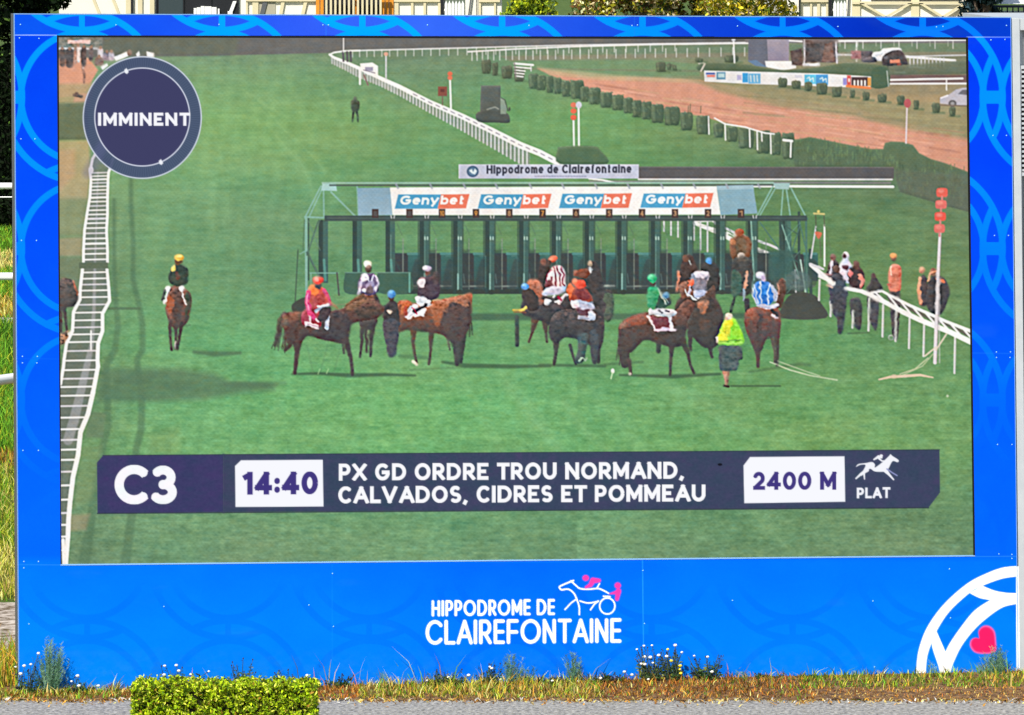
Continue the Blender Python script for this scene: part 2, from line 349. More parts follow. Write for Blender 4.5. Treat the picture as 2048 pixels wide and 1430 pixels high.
# far distance: dark band, strips of turf
poly([(112, 70), (1500, 70), (1500, 86), (1000, 94), (690, 100), (655, 106), (400, 112), (240, 113), (112, 118)], (88, 87, 92), 3, .96)
poly([(210, 70), (480, 70), (470, 109), (240, 113), (200, 105)], (86, 96, 82), 10, .7)
poly([(1490, 70), (1940, 70), (1940, 86), (1490, 86)], (112, 108, 118), 2)
poly([(690, 104), (940, 98), (1500, 90), (1940, 88), (1940, 104), (1500, 104), (1000, 110), (700, 112)], (96, 122, 98), 3, .9)
poly([(1000, 112), (1500, 106), (1940, 104), (1940, 112), (1500, 114), (1200, 118), (1020, 122)], (126, 122, 104), 4, .8)
poly([(1040, 124), (1290, 120), (1400, 128), (1400, 152), (1200, 152), (1050, 142)], (98, 136, 96), 4, .8)
poly([(1040, 136), (1400, 140), (1400, 144), (1050, 139)], (110, 112, 92), 3, .6)
# dusty track on the right
track = [(1075, 137), (1180, 153), (1290, 155), (1400, 160), (1480, 176), (1536, 195), (1700, 213), (1830, 250), (1942, 276), (1942, 372), (1870, 345), (1800, 320), (1700, 300), (1536, 268), (1400, 232), (1290, 214), (1220, 196), (1160, 172), (1100, 150)]
poly(track, (214, 146, 124), 4)
poly([(1075, 134), (1230, 150), (1400, 160), (1400, 166), (1200, 160), (1100, 150)], (190, 170, 132), 6, .7)
poly([(1380, 158), (1536, 176), (1700, 190), (1942, 206), (1942, 280), (1830, 262), (1700, 232), (1560, 214), (1440, 184)], (146, 138, 102), 10, .85)
poly([(1640, 190), (1942, 190), (1942, 208), (1750, 206)], (176, 148, 108), 8, .6)
for i in range(70):
    yy = rng.uniform(0, 1); xx = rng.uniform(1150, 1930); c_ = (xx-1150)/790
    y0_ = 160+c_*105+yy*(20+c_*55)
    line([(xx-30, y0_-4), (xx+30, y0_+5)], rng.uniform(1.5, 4), [(244, 182, 158), (176, 112, 96), (206, 166, 128)][i % 3], 3, .5)
for i in range(26):
    xx = rng.uniform(1450, 1930); y0_ = 190+(xx-1400)*.09+rng.uniform(-14, 30)
    line([(xx-40, y0_-3), (xx+40, y0_+4)], rng.uniform(2, 5), [(120, 118, 88), (170, 165, 120)][i % 2], 3, .35)
# left margin strip: path, crowd and hedges
poly([(112, 116), (178, 116), (196, 140), (168, 190), (112, 196)], (218, 150, 126), 4)
poly([(112, 168), (190, 166), (180, 210), (112, 208)], (168, 150, 116), 8, .85)
poly([(150, 188), (176, 186), (176, 206), (146, 206)], (206, 150, 136), 5, .7)
part('pictured_hedge', 'dark hedge pictured at the left edge of the display'); poly([(112, 206), (172, 204), (180, 280), (112, 280)], (84, 100, 82), 6); nopart()
poly([(112, 282), (178, 280), (182, 340), (176, 400), (112, 402)], (172, 156, 118), 8, .9)
poly([(112, 300), (150, 298), (150, 350), (112, 390)], (196, 150, 120), 10, .5)
poly([(112, 395), (176, 395), (168, 470), (112, 470)], (122, 134, 100), 10, .8)
poly([(112, 478), (166, 474), (164, 512), (112, 512)], (158, 140, 110), 6, .7)
poly([(112, 515), (164, 515), (160, 600), (112, 600)], (100, 118, 92), 6, .8)
# crowd in the far left corner
part('pictured_crowd', 'far crowd pictured in the top left corner of the display')
poly([(117, 74), (205, 74), (205, 94), (117, 100)], (120, 122, 118), 3)
rect(136, 80, 180, 87, (224, 190, 190)); rect(117, 95, 196, 99, (206, 204, 214))
for x0, y0, x1, y1, c in [(120, 98, 130, 130, (84, 74, 78)), (132, 98, 146, 132, (78, 66, 70)), (154, 92, 160, 122, (220, 210, 214)), (163, 94, 172, 130, (84, 70, 72)), (178, 94, 186, 120, (100, 86, 90)), (148, 98, 153, 126, (160, 120, 110)), (196, 96, 206, 116, (206, 198, 210)), (206, 104, 222, 120, (130, 120, 140)), (190, 114, 206, 130, (112, 92, 90)), (218, 104, 228, 120, (188, 180, 196))]:
    blob([(x0, y0+3), ((x0+x1)/2, y0), (x1, y0+3), (x1, y1), (x0, y1)], c, 2.4)
    ell((x0+x1)/2, y0-1, 3, 3.5, (150, 118, 104), 2)
line([(165, 135), (169, 150), (168, 166)], [4, 5, 3], (120, 84, 78)); ell(166, 136, 2.4, 2.6, (210, 170, 160))
line([(148, 190), (163, 193)], 6, (84, 72, 70)); ell(153, 188, 4, 4, (100, 84, 80))
poly([(201, 133), (214, 126), (216, 131), (205, 140)], W); poly([(228, 114), (254, 103), (256, 112), (232, 122)], W)
poly([(293, 103), (308, 106), (308, 116), (294, 114)], W); poly([(272, 108), (278, 102), (280, 110), (275, 116)], W); ell(259, 105, 5, 6, (128, 108, 100))
nopart()
# ---- far white rails
part('pictured_rail', 'far white rail curving across the top of the display')
for k in range(34):
    x = 705+k*14*(1+k*.012)
    if x > 1490: break
    yt = 101-(x-700)*.0185
    line([(x, yt), (x, yt+13)], 1.7, (206, 214, 214))
line([(700, 101.5), (940, 95.5), (1150, 90), (1490, 85)], 2.6, (226, 228, 236))
line([(1536, 81), (1575, 81), (1606, 83)], 3, W)
for x0 in np.arange(1690, 1930, 36): line([(x0, 82), (x0, 97)], 1.8, (210, 212, 216)); line([(x0-10, 82), (x0-10, 92)], 1.3, (180, 190, 180))
line([(1672, 82), (1800, 81), (1935, 79.5)], 4, W)
part('pictured_rail', 'second far white rail across the top of the display')
for k in range(40):
    x = 944+k*10*(1+k*.022)
    if x > 1500: break
    yt = 103-(x-935)*.014
    line([(x, yt), (x, yt+18-k*.05)], 1.8, (214, 220, 222))
line([(936, 103.5), (1030, 98), (1150, 93), (1300, 89), (1496, 86.5)], 3, (236, 236, 242))
part('pictured_rail', 'white rails on the right of the display beside the hedge island')
line([(1810, 113), (1860, 117), (1910, 121)], 5, W); line([(1810, 113), (1936, 110)], 2.5, WL)
for x0 in np.arange(1820, 1890, 7.5): line([(x0, 116), (x0, 134)], 2.4, WL)
line([(1816, 134), (1850, 135)], 3, W)
poly([(1778, 148), (1936, 150), (1936, 168), (1778, 168)], (104, 78, 82), 3)
line([(1778, 160), (1860, 158), (1925, 157)], 4, W); line([(1776, 167.5), (1936, 167)], 3.4, W); line([(1893, 157), (1893, 180)], 2.4, W)
# ---- screen lorry, stands and vehicles at the far right
part('pictured_screen', 'grey and lavender video screen pictured beyond the far turf')
poly([(1497, 79), (1536, 79), (1536, 134), (1512, 132), (1496, 122)], (92, 96, 118)); poly([(1534, 79), (1578, 79), (1578, 122), (1536, 122)], (156, 148, 170), 1.6, 1, (138, 128, 160))
poly([(1530, 122), (1592, 122), (1592, 136), (1568, 141), (1532, 134)], W); poly([(1496, 122), (1512, 120), (1534, 134), (1512, 132)], (90, 120, 160))
part('pictured_shed', 'dark sheds pictured beyond the hedge island')
poly([(1606, 80), (1676, 80), (1676, 125), (1606, 125)], (84, 74, 80)); poly([(1612, 88), (1640, 88), (1640, 122), (1612, 122)], (66, 60, 66)); line([(1609, 80), (1609, 126)], 2.4, WL)
poly([(1650, 88), (1664, 84), (1670, 124), (1644, 124)], (112, 82, 78), 3); poly([(1580, 102), (1604, 96), (1606, 132), (1584, 130)], (84, 66, 66))
line([(1672, 84), (1674, 126)], 3, WL); line([(1713, 82), (1713, 122)], 2.6, W); rect(1702, 101, 1722, 118, (150, 96, 100)); rect(1722, 102, 1745, 122, (88, 76, 84))
rect(1606, 126, 1640, 132, WL); line([(1676, 109), (1702, 110)], 3, WL)
part('pictured_van', 'white van and dark cars pictured beyond the hedge island')
blob([(1744, 110), (1748, 104), (1762, 102), (1768, 97), (1798, 96), (1804, 102), (1806, 118), (1790, 124), (1760, 122), (1746, 120)], (228, 228, 240))
blob([(1778, 104), (1800, 100), (1812, 116), (1816, 138), (1790, 142), (1768, 134), (1764, 116)], (66, 58, 66)); rect(1766, 112, 1776, 118, (90, 92, 110)); rect(1780, 119, 1800, 126, (206, 120, 100)); rect(1794, 127, 1802, 132, (190, 80, 70))
blob([(1728, 118), (1742, 113), (1752, 116), (1752, 124), (1726, 124)], (74, 70, 84)); line([(1790, 145), (1809, 145)], 3, W)
# ---- hedge island with advertising boards
part('pictured_hedge', 'broad dark green hedge island behind the advertising boards')
blob([(1400, 128), (1450, 126), (1500, 130), (1560, 140), (1640, 134), (1690, 126), (1760, 130), (1776, 136), (1776, 172), (1740, 174), (1700, 150), (1560, 148), (1410, 144)], (72, 92, 70), 3)
blob([(1745, 138), (1776, 136), (1780, 160), (1774, 174), (1745, 174)], (58, 84, 64), 2.5); line([(1774, 142), (1777, 172)], 2, (190, 200, 200))
poly([(1776, 132), (1940, 120), (1940, 148), (1776, 150)], (86, 100, 84), 4, .9)
part('pictured_board', 'long white advertising board with blue and red panels on the display')
poly([(1408, 141), (1540, 144), (1640, 147), (1742, 153), (1741, 176), (1600, 171), (1500, 168), (1409, 163)], (236, 238, 246))
for x0, x1, yt, yb, c in [(1411, 1431, 146, 156, (206, 214, 232)), (1414, 1430, 150, 154, (226, 120, 110)), (1412, 1430, 145, 149, (70, 90, 170)), (1433, 1451, 144, 159, (84, 140, 180)), (1436, 1449, 147, 155, (180, 220, 236)), (1474, 1483, 150, 160, (180, 176, 222)), (1485, 1496, 146, 165, (40, 150, 226)), (1497, 1521, 147, 167, (90, 170, 226)), (1590, 1604, 150, 156, (210, 214, 236)), (1609, 1632, 149, 168, (80, 190, 236)), (1632, 1656, 149, 170, (50, 140, 216)), (1686, 1694, 156, 170, (150, 140, 220)), (1694, 1702, 151, 173, (206, 70, 70)), (1703, 1736, 154, 172, (58, 34, 40)), (1735, 1742, 155, 172, (226, 150, 60))]:
    rect(x0, yt, x1, yb, c)
for x0 in (1501, 1508, 1514): line([(x0, 151), (x0+1, 163)], 2.4, (206, 226, 240)); 
for x0, yy in [(1614, 157), (1621, 159), (1640, 158), (1647, 160)]: line([(x0, yy), (x0+5, yy-3), (x0+6, yy+4)], 2, (216, 240, 250))
for x0 in (1709, 1716, 1723, 1730): line([(x0, 162), (x0, 170)], 3.5, (250, 240, 236))
line([(1694, 172), (1740, 176)], 5, (232, 120, 60)); rect(1696, 157, 1700, 164, (250, 220, 220))
line([(1398, 127), (1404, 125), (1410, 127), (1402, 142)], 3, (220, 210, 200))
# ---- small cube bushes, both rows
def cube_bush(x0, y0, x1, y1, lab, far=False):
    part('pictured_bush', lab)
    dk = (62, 84, 66) if not far else (66, 78, 62); lt = (92, 116, 88) if not far else (88, 104, 78)
    line([(x0+2, y1), (x1+8, y1+1)], 5, (64, 96, 66), 4, .5, ids=False)
    blob([(x0, y0+3), (x0+(x1-x0)*.4, y0), (x1, y0+2), (x1-1, y1-1), ((x0+x1)/2, y1+1), (x0+2, y1-1)], dk, 2)
    poly([(x0+1, y0+2), (x0+(x1-x0)*.3, y0+4), (x0+(x1-x0)*.36, y1-2), (x0+3, y1-2)], lt, 3, .75)
    for k in range(9 if not far else 4):
        xx = x0+rng.uniform(0, 1)*(x1-x0); yy = rng.choice([y0, y1-1, rng.uniform(y0, y1)]); ell(xx, yy, rng.uniform(1.2, 2.6), rng.uniform(1.2, 2.4), dk if k % 2 else lt, 1.8, .8)
    for k in range(4):
        xx = rng.uniform(x0+3, x1-3); yy = rng.uniform(y0+2, y1-3); line([(xx, yy), (xx+1, yy+4)], 2, (104, 128, 92) if k % 2 else (48, 66, 52), 2, .5)
for b in [(1057, 148, 1077, 176), (1074, 151, 1092, 179), (1092, 153, 1107, 184), (1107, 156, 1123, 186), (1123, 162, 1140, 192), (1141, 161, 1167, 196), (1160, 174, 1178, 202), (1178, 176, 1201, 207), (1200, 185, 1224, 214), (1224, 190, 1247, 219), (1246, 196, 1266, 225), (1265, 201, 1283, 233), (1283, 204, 1303, 237), (1302, 209, 1327, 244), (1329, 214, 1359, 249), (1361, 225, 1385, 259), (1393, 232, 1419, 267), (1427, 247, 1447, 274), (1452, 254, 1475, 282), (1477, 257, 1507, 295), (1512, 262, 1540, 305), (1542, 266, 1562, 308), (1564, 267, 1588, 316)]:
    cube_bush(*b, 'clipped dark cube bush in the diagonal row on the display')
for b in [(1556, 156, 1574, 174), (1583, 161, 1601, 177), (1609, 164, 1624, 181), (1633, 166, 1654, 188), (1664, 174, 1683, 193), (1700, 179, 1710, 195), (1725, 184, 1739, 200), (1755, 188, 1773, 204), (1794, 191, 1809, 209), (1827, 200, 1838, 218), (1864, 206, 1880, 225), (1898, 214, 1911, 232), (1312, 124, 1331, 143), (1333, 127, 1343, 139), (1344, 130, 1353, 140), (1449, 110, 1476, 124), (1390, 116, 1406, 124)]:
    cube_bush(*b, 'small far cube bush beyond the dusty track on the display', True)
for b in [(963, 120, 982, 146), (984, 126, 996, 150), (1003, 132, 1024, 156), (1028, 136, 1048, 162)]: cube_bush(*b, 'small bush beside the far white rail on the display', True)
for x0, y0 in [(1376, 226), (1380, 222), (1401, 226)]: line([(x0, y0), (x0+1, y0-14)], 1.5, (96, 90, 70))
part('pictured_hurdle', 'white stacked hurdle rails pictured near the far bushes')
for k, (x0, x1, yy) in enumerate([(1029, 1066, 127), (1029, 1062, 134), (1030, 1050, 140), (1030, 1048, 146), (1032, 1046, 152)]): line([(x0, yy), (x1, yy+3-k*.4)], 4 if k == 0 else 2.6, W)
line([(1029, 126), (1032, 154)], 2, (120, 110, 116)); line([(1062, 130), (1062, 142)], 2, WL)
part('pictured_rail', 'short sagging white rail beside the cube bushes on the display')
line([(1429, 236), (1450, 248), (1490, 254), (1503, 258), (1530, 266), (1548, 268)], [2.6, 3, 3, 3, 3, 3], W)
for x0, y0, y1 in [(1417, 233, 268), (1450, 247, 280), (1499, 258, 294), (1514, 262, 299), (1523, 264, 282), (1541, 268, 307)]: line([(x0, y0), (x0+1, y1)], 2.6, W)
line([(1567, 280), (1584, 282)], 5, W); line([(1582, 282), (1581, 314)], 3, W)
# ---- long dark hedge on the right
part('pictured_hedge', 'long dark green hedge pictured along the right of the stalls')
poly([(1588, 280), (1620, 274), (1660, 282), (1700, 290), (1740, 298), (1766, 298), (1770, 286), (1782, 283), (1806, 284), (1826, 290), (1838, 306), (1862, 318), (1890, 326), (1942, 346), (1942, 425), (1900, 414), (1800, 384), (1786, 336), (1590, 336), (1586, 310)], (68, 98, 70), 3, 1, (80, 90, 76))
for i in range(230):
    xx = rng.uniform(1592, 1932); yt = 284+(max(0, xx-1640))*.2
    yy = rng.uniform(yt, 332 if xx < 1786 else 384+(xx-1786)*.2)
    line([(xx, yy), (xx+rng.uniform(-2, 2), yy-rng.uniform(5, 12))], rng.uniform(1.4, 2.6), [(92, 128, 84), (52, 74, 54), (104, 136, 84)][i % 3], 2, .42)
for i in range(30):
    xx = rng.uniform(1600, 1930); yt = 282+(max(0, xx-1640))*.2
    line([(xx, yt+2), (xx+rng.uniform(-2, 2), yt-rng.uniform(3, 8))], 1.6, (78, 96, 66), 1.5, .8)
poly([(1786, 340), (1942, 350), (1942, 425), (1800, 384)], (82, 92, 82), 8, .5)
# ---- main diagonal rail
nopart()
line([(700, 140), (880, 232), (1100, 330)], 10, (60, 110, 72), 8, .3)
part('pictured_rail', 'long white rail running diagonally down the middle of the display')
topl = [(659, 109), (668, 115), (690, 124), (720, 137), (760, 156), (800, 174), (860, 205), (925, 233), (985, 262), (1040, 290), (1080, 306), (1118, 326)]
bot = [(663, 127), (690, 140), (715, 154), (760, 172), (800, 192), (860, 226), (925, 262), (985, 296), (1030, 322), (1045, 330)]
poly(topl[:9]+[(1060, 300), (1060, 332)]+bot[::-1], (150, 158, 162), 2, .55)
tx_ = np.array([p[0] for p in topl]); ty_ = np.array([p[1] for p in topl]); bx_ = np.array([p[0] for p in bot]); by_ = np.array([p[1] for p in bot])
x = 664.0; k = 0
while x < 1062:
    yt = np.interp(x, tx_, ty_); yb = min(np.interp(x, bx_, by_) if x < 1045 else 330, 330)
    line([(x, yt), (x, yb)], 1.6+(x-664)*.0035, (214, 216, 228)); line([(x+3.2, yt), (x+3.2, yb)], 1.4+(x-664)*.003, (92, 110, 96) if x > 790 else (168, 160, 174), 1.5, .6)
    x += 5.2+(x-664)*.008
line([(720, 140), (720, 168)], 4, W); line([(728, 150), (736, 170)], 3, (120, 90, 96))
line(topl, [4, 5, 6, 7, 7.5, 8.5, 10, 11, 12, 13, 13, 13], W)
line([(660, 109), (668, 105), (690, 102), (720, 101)], 3, W)
for x in np.arange(830, 1110, 15):
    yt = np.interp(x, tx_, ty_); line([(x-3, yt-1.5), (x+4, yt+2)], 2.2, (120, 116, 140), 1.5, .75)
poly([(720, 127), (745, 125), (756, 132), (756, 152), (736, 150), (722, 140)], W, 2); rect(730, 134, 746, 142, (150, 146, 178)); line([(727, 140), (750, 146)], 1.6, (110, 100, 130))
for x in (686, 694, 701): line([(x, 104), (x+1, 122)], 4, (72, 68, 82)); 
line([(687, 74), (687, 104)], 2, W)
part('pictured_post', 'white post with a pale ball beside the far end of the diagonal rail'); line([(772, 112), (772, 158)], 3, WL); ell(772, 108, 4.5, 4, (214, 160, 140))
part('pictured_post', 'white post with two orange balls pictured beside the diagonal rail'); line([(900, 158), (902, 219)], 3.6, W); ell(900, 147.5, 5, 4.5, (218, 100, 70)); ell(900, 155.5, 5, 4.5, (222, 110, 80))
part('pictured_sign', 'small square red sign pictured beside the diagonal rail'); rect(876, 173, 894, 192, (122, 62, 54)); line([(885, 192), (885, 210)], 2, (110, 80, 72)); rect(881, 178, 889, 184, (90, 36, 36))
part('pictured_post', 'post with three orange balls above the dark bush on the display'); line([(1147, 240), (1148, 292)], 3.4, W); [ell(1147, y, 6, 5.4, c) for y, c in ((210, (216, 110, 84)), (222, (222, 90, 62)), (235, (222, 84, 58)))]
part('pictured_post', 'post with white disc above the dark bush on the display'); line([(1157, 214), (1158, 291)], 3.6, W); ell(1157.5, 210, 6, 7, (206, 210, 230))
part('pictured_post', 'white post with round red sign on the dusty track of the display'); line([(1814, 214), (1812, 286)], 3.2, (226, 214, 228)); ell(1815, 206.5, 7, 9, (182, 74, 84))
part('pictured_post', 'tall thin white post pictured left of the far lavender screen'); line([(1467, 78), (1469, 125)], 3, W); ell(1467, 79, 4, 4, WL)
part('pictured_bush', 'low dark bush below the orange ball post on the display'); blob([(1115, 300), (1125, 293), (1185, 292), (1200, 300), (1214, 328), (1120, 328)], (62, 92, 66), 3)
part('pictured_machine', 'dark machine with a tall board pictured on the turf')
poly([(962, 171), (1001, 171), (1002, 224), (960, 224)], (72, 80, 80)); blob([(956, 224), (1000, 222), (1016, 228), (1020, 240), (1016, 246), (990, 245), (956, 243)], (62, 68, 68)); poly([(1001, 196), (1008, 199), (1014, 216), (1012, 228), (1001, 228)], (128, 150, 140), 2); line([(1003, 196), (1010, 200), (1016, 222)], 1.8, (56, 66, 64))
line([(974, 219), (990, 214), (997, 218)], 2.4, (140, 146, 140)); ell(1019, 218, 2, 4, (60, 66, 62))
part('pictured_car', 'silver car half seen at the right edge of the display')
poly([(1880, 196), (1898, 189), (1912, 179), (1924, 176), (1936, 175), (1936, 210), (1916, 211), (1904, 210), (1880, 207)], (186, 184, 204)); poly([(1916, 188), (1924, 180), (1936, 179), (1936, 190)], (96, 94, 110)); ell(1905, 207, 8, 7, (84, 80, 88)); ell(1905, 207, 4, 3.6, (150, 150, 160)); line([(1880, 210), (1936, 212)], 2.6, (110, 94, 84)); line([(1882, 196), (1895, 191)], 3, (240, 238, 250))
part('pictured_person', 'distant man in a dark suit alone on the turf of the display')
ell(710, 197.5, 3.6, 4.6, (64, 74, 64)); blob([(703, 201), (710, 200), (718, 202), (719, 212), (716, 222), (705, 222), (702, 212)], (52, 70, 58)); line([(707, 221), (706, 232), (705, 243)], [5, 4, 3], (46, 62, 54)); line([(713, 221), (715, 232), (716, 243)], [5, 4, 3], (46, 62, 54))
# ---- left ladder rail, with its shadow
nopart()
sh = [(262, 356), (262, 400), (266, 480), (266, 560), (276, 600), (285, 650), (285, 700), (274, 720), (276, 740), (284, 790), (282, 860), (272, 900), (272, 960), (264, 1030), (250, 1128)]
line(sh, [8, 9, 10, 10, 11, 12, 12, 12, 13, 14, 14, 14, 16, 17, 20], (58, 96, 70), 6, .55)
sh = [(228, 400), (228, 480), (229, 560), (232, 610), (236, 650), (230, 700), (212, 730), (215, 800), (216, 850), (206, 890), (190, 980), (182, 1040), (168, 1128)]
line(sh, [8, 8, 9, 10, 12, 13, 15, 14, 14, 14, 17, 18, 24], (58, 96, 70), 6, .55)
poly([(196, 740), (250, 735), (360, 738), (430, 748), (470, 768), (548, 772), (548, 780), (480, 786), (400, 800), (300, 803), (195, 802)], (68, 104, 78), 14, .75)
for k_ in range(22):
    x_k = rng.uniform(230, 520); y_k = 768+rng.normal(0, 17)*(1-(x_k-230)/420); line([(x_k-rng.uniform(20, 50), y_k), (x_k+rng.uniform(20, 60), y_k+rng.uniform(-2, 3))], rng.uniform(4, 10), (66, 102, 76), 7, .35)
poly([(176, 822), (212, 826), (206, 876), (172, 874)], (84, 110, 84), 6, .7)
line([(216, 617), (278, 617)], 5, (64, 94, 68), 3, .8)
poly([(158, 895), (205, 890), (184, 1000), (148, 1010)], (112, 138, 92), 10, .5); poly([(140, 1030), (180, 1028), (172, 1060), (138, 1062)], (164, 132, 108), 8, .5)
poly([(296, 905), (296, 870), (360, 850), (360, 905)], (120, 150, 90), 14, .3)
part('pictured_horse', 'dark rump of a horse cut off by the left edge of the display')
blob([(118, 562), (140, 558), (152, 572), (158, 596), (152, 612), (134, 614), (118, 620)], (66, 62, 66)); line([(128, 606), (131, 640), (134, 664)], [10, 5, 4], (70, 60, 62)); line([(146, 562), (155, 590)], 4, (150, 92, 76)); line([(121, 610), (122, 664)], [8, 4], (76, 62, 62)); poly([(120, 668), (140, 660), (136, 684), (120, 690)], (190, 126, 104), 4, .8)
part('pictured_rail', 'white ladder-like running rail winding down the left of the display')
LL = [(192, 306), (185, 318), (180, 344), (182, 360), (180, 393), (174, 428), (169, 461), (167, 501), (167, 524), (165, 539), (160, 582), (160, 599), (147, 624), (145, 662), (133, 687), (128, 720), (127, 733), (121, 768), (112, 900), (112, 1070), (118, 1130)]
RR = [(226, 318), (221, 335), (217, 345), (216, 360), (215, 393), (215, 428), (213, 461), (215, 501), (215, 524), (214, 539), (218, 582), (219, 602), (205, 627), (205, 662), (196, 687), (195, 720), (196, 733), (186, 785), (176, 828), (161, 864), (156, 911), (146, 954), (140, 1004), (137, 1040), (136, 1070), (131, 1130)]
poly([p for p in LL]+[p for p in RR[::-1]], (92, 90, 100), 2, .62)
poly([(128, 690), (200, 690), (186, 790), (160, 880), (118, 900), (118, 760)], (84, 92, 86), 6, .35)
lx = np.array(LL); rx_ = np.array(RR); y = 346.0; k = 0
mid = [(196, 345), (192, 470), (190, 520), (189, 560), (188, 620), (183, 690), (172, 740), (160, 790), (148, 840), (136, 880)]
line(mid, [3, 3, 4, 6, 7, 9, 14, 17, 20, 20], (172, 172, 190), 3, .55)
line([(182, 662), (182, 700)], 3, W)
while y < 1120:
    if not (524 < y < 538):
        a_ = np.interp(y, lx[:, 1], lx[:, 0]); b_ = np.interp(y, rx_[:, 1], rx_[:, 0])
        line([(a_, y), (b_, y-1)], 2.4+(y-346)*.0022+(1.2 if (k % 5 == 2 and y < 500) else 0), W if k % 3 else (214, 214, 228))
    y += 6.6+max(0, y-350)*.030*(1+.2*math.sin(k)); k += 1
def seg(P, y0, y1): return [p for p in P if y0 <= p[1] <= y1]
line(seg(LL, 300, 526), 5.4, W); line(seg(LL, 537, 770), 6.5, W); line(seg(RR, 300, 526), 5.4, W); line(seg(RR, 537, 800), [6+i*.35 for i in range(len(seg(RR, 537, 800)))], W); line([p for p in RR if p[1] > 780], 9.5, W)
rect(158, 525, 216, 537, (76, 92, 74)); line([(120, 900), (120, 1128)], 3, W, 1.6, .7)
ell(182, 340, 5, 8, W); line([(126, 1080), (128, 1129)], 7, W)
# ---- rider alone on the left
nopart(); line([(388, 704), (430, 708), (480, 706)], [6, 11, 6], (58, 96, 70), 5, .8); line([(372, 652), (380, 650)], 3, (60, 90, 66), 3, .5)
part('pictured_horse', 'brown horse pictured alone at the left, walking to the viewer')
blob([(331, 606), (334, 588), (344, 574), (360, 570), (374, 580), (383, 592), (382, 614), (378, 636), (368, 652), (352, 656), (340, 648), (333, 628)], (96, 58, 52))
blob([(331, 600), (340, 590), (346, 606), (344, 640), (336, 628)], (150, 78, 56), 3); blob([(352, 574), (364, 576), (366, 600), (360, 640), (350, 640), (348, 600)], (72, 50, 50), 3); blob([(372, 586), (382, 592), (380, 620), (372, 640)], (60, 66, 56), 3)
line([(341, 646), (340, 672), (343, 700)], [8, 4.5, 4.5], (66, 44, 42)); line([(352, 648), (352, 690), (350, 697)], [8, 4.5, 5], (76, 58, 56)); line([(363, 646), (359, 676), (355, 698)], [8, 4.5, 5], (62, 44, 42)); line([(351, 684), (350, 697)], 3, (196, 186, 190))
part('pictured_jockey', 'jockey in dark silks and a gold helmet riding alone at the left of the display')
blob([(342, 537), (350, 529), (366, 529), (376, 540), (377, 560), (370, 570), (352, 572), (340, 566), (337, 552)], (40, 52, 46)); ell(357, 522, 8, 8, (92, 66, 40)); ell(358, 515, 9.5, 6.5, (232, 178, 66)); ell(359, 513, 6, 3, (250, 226, 130)); blob([(342, 536), (350, 529), (352, 540), (344, 545)], (222, 190, 96)); ell(354, 552, 5, 10, (78, 48, 44)); ell(336.5, 578, 6.5, 6, W); ell(363, 577, 6, 6, W); line([(337, 582), (328, 606)], 4, W); line([(364, 582), (371, 608)], 2.4, W); line([(330, 580), (325, 600)], 5, (50, 54, 62))
# ---- starting stalls
nopart()
line([(945, 634), (1300, 633), (1560, 631), (1650, 628)], [14, 12, 12, 8], (50, 84, 66), 5, .85); line([(820, 740), (1010, 730)], 4, (60, 100, 66), 4, .4)
part('pictured_rail', 'white rail seen through the stalls on the right of the display')
line([(1388, 443), (1424, 441), (1432, 446)], 4, W); line([(1388, 446), (1430, 462), (1470, 482), (1530, 505), (1600, 535), (1660, 560), (1690, 576)], [7, 9, 9, 9, 9, 9, 9], W); line([(1430, 446), (1470, 466), (1540, 490), (1640, 535)], 5, WL)
for x0 in np.arange(1404, 1500, 14): line([(x0-6, 443+(x0-1390)*.3), (x0+10, 448+(x0-1390)*.36)], 2.4, W)
for x0, y1 in [(1328, 462), (1342, 470), (1356, 474), (1388, 480), (1401, 500), (1415, 503)]: line([(x0, 441), (x0, y1)], 3.2, WL)
part('pictured_beam', 'long dark lorry side pictured behind the stalls banner')
rect(1277, 335, 1788, 357, (70, 68, 76)); line([(1277, 334), (1786, 335)], 2, (96, 92, 100)); line([(1277, 358.5), (1784, 359)], 3.2, (222, 220, 234)); line([(1180, 363), (1500, 365), (1780, 366)], 5, (120, 118, 130), 2, .8); line([(1500, 372), (1786, 373.5)], 5, W); line([(1178, 357), (1205, 360), (1232, 366)], 3.4, W)
part('pictured_starting_stalls', 'green multi-bay starting stalls pictured across the middle of the display')
TE = (58, 104, 98); TD = (38, 62, 62); TC = (122, 176, 166); TL = (176, 214, 206)
# bay doors
for i, x0 in enumerate(np.arange(790, 1590, 66)):
    x1 = min(x0+66, 1600)
    rect(x0-6, 506, x1, 586, (40, 60, 66)); rect(x0, 508, x0+26, 584, (38, 42, 50)); rect(x0+26, 507, x0+54, 562, (38, 92, 92), 2, 1, (36, 66, 70)); rect(x0+24, 505, x0+52, 510, (66, 126, 124))
    line([(x0-4, 573), (x0+46, 572)], 3, (140, 156, 152), 2, .75); rect(x0-6, 578, x1, 588, (34, 44, 44))
    line([(x0+16, 478), (x0+16, 578)], 2.2, (120, 136, 128), 1.6, .85); line([(x0+2, 484), (x0+16, 484)], 1.5, (70, 110, 84), 1.5, .7); line([(x0+2, 498), (x0+14, 498)], 1.5, (70, 110, 84), 1.5, .7)
    blob([(x0+40, 520), (x0+54, 530), (x0+50, 570), (x0+30, 572)], (40, 48, 54), 4, .6)
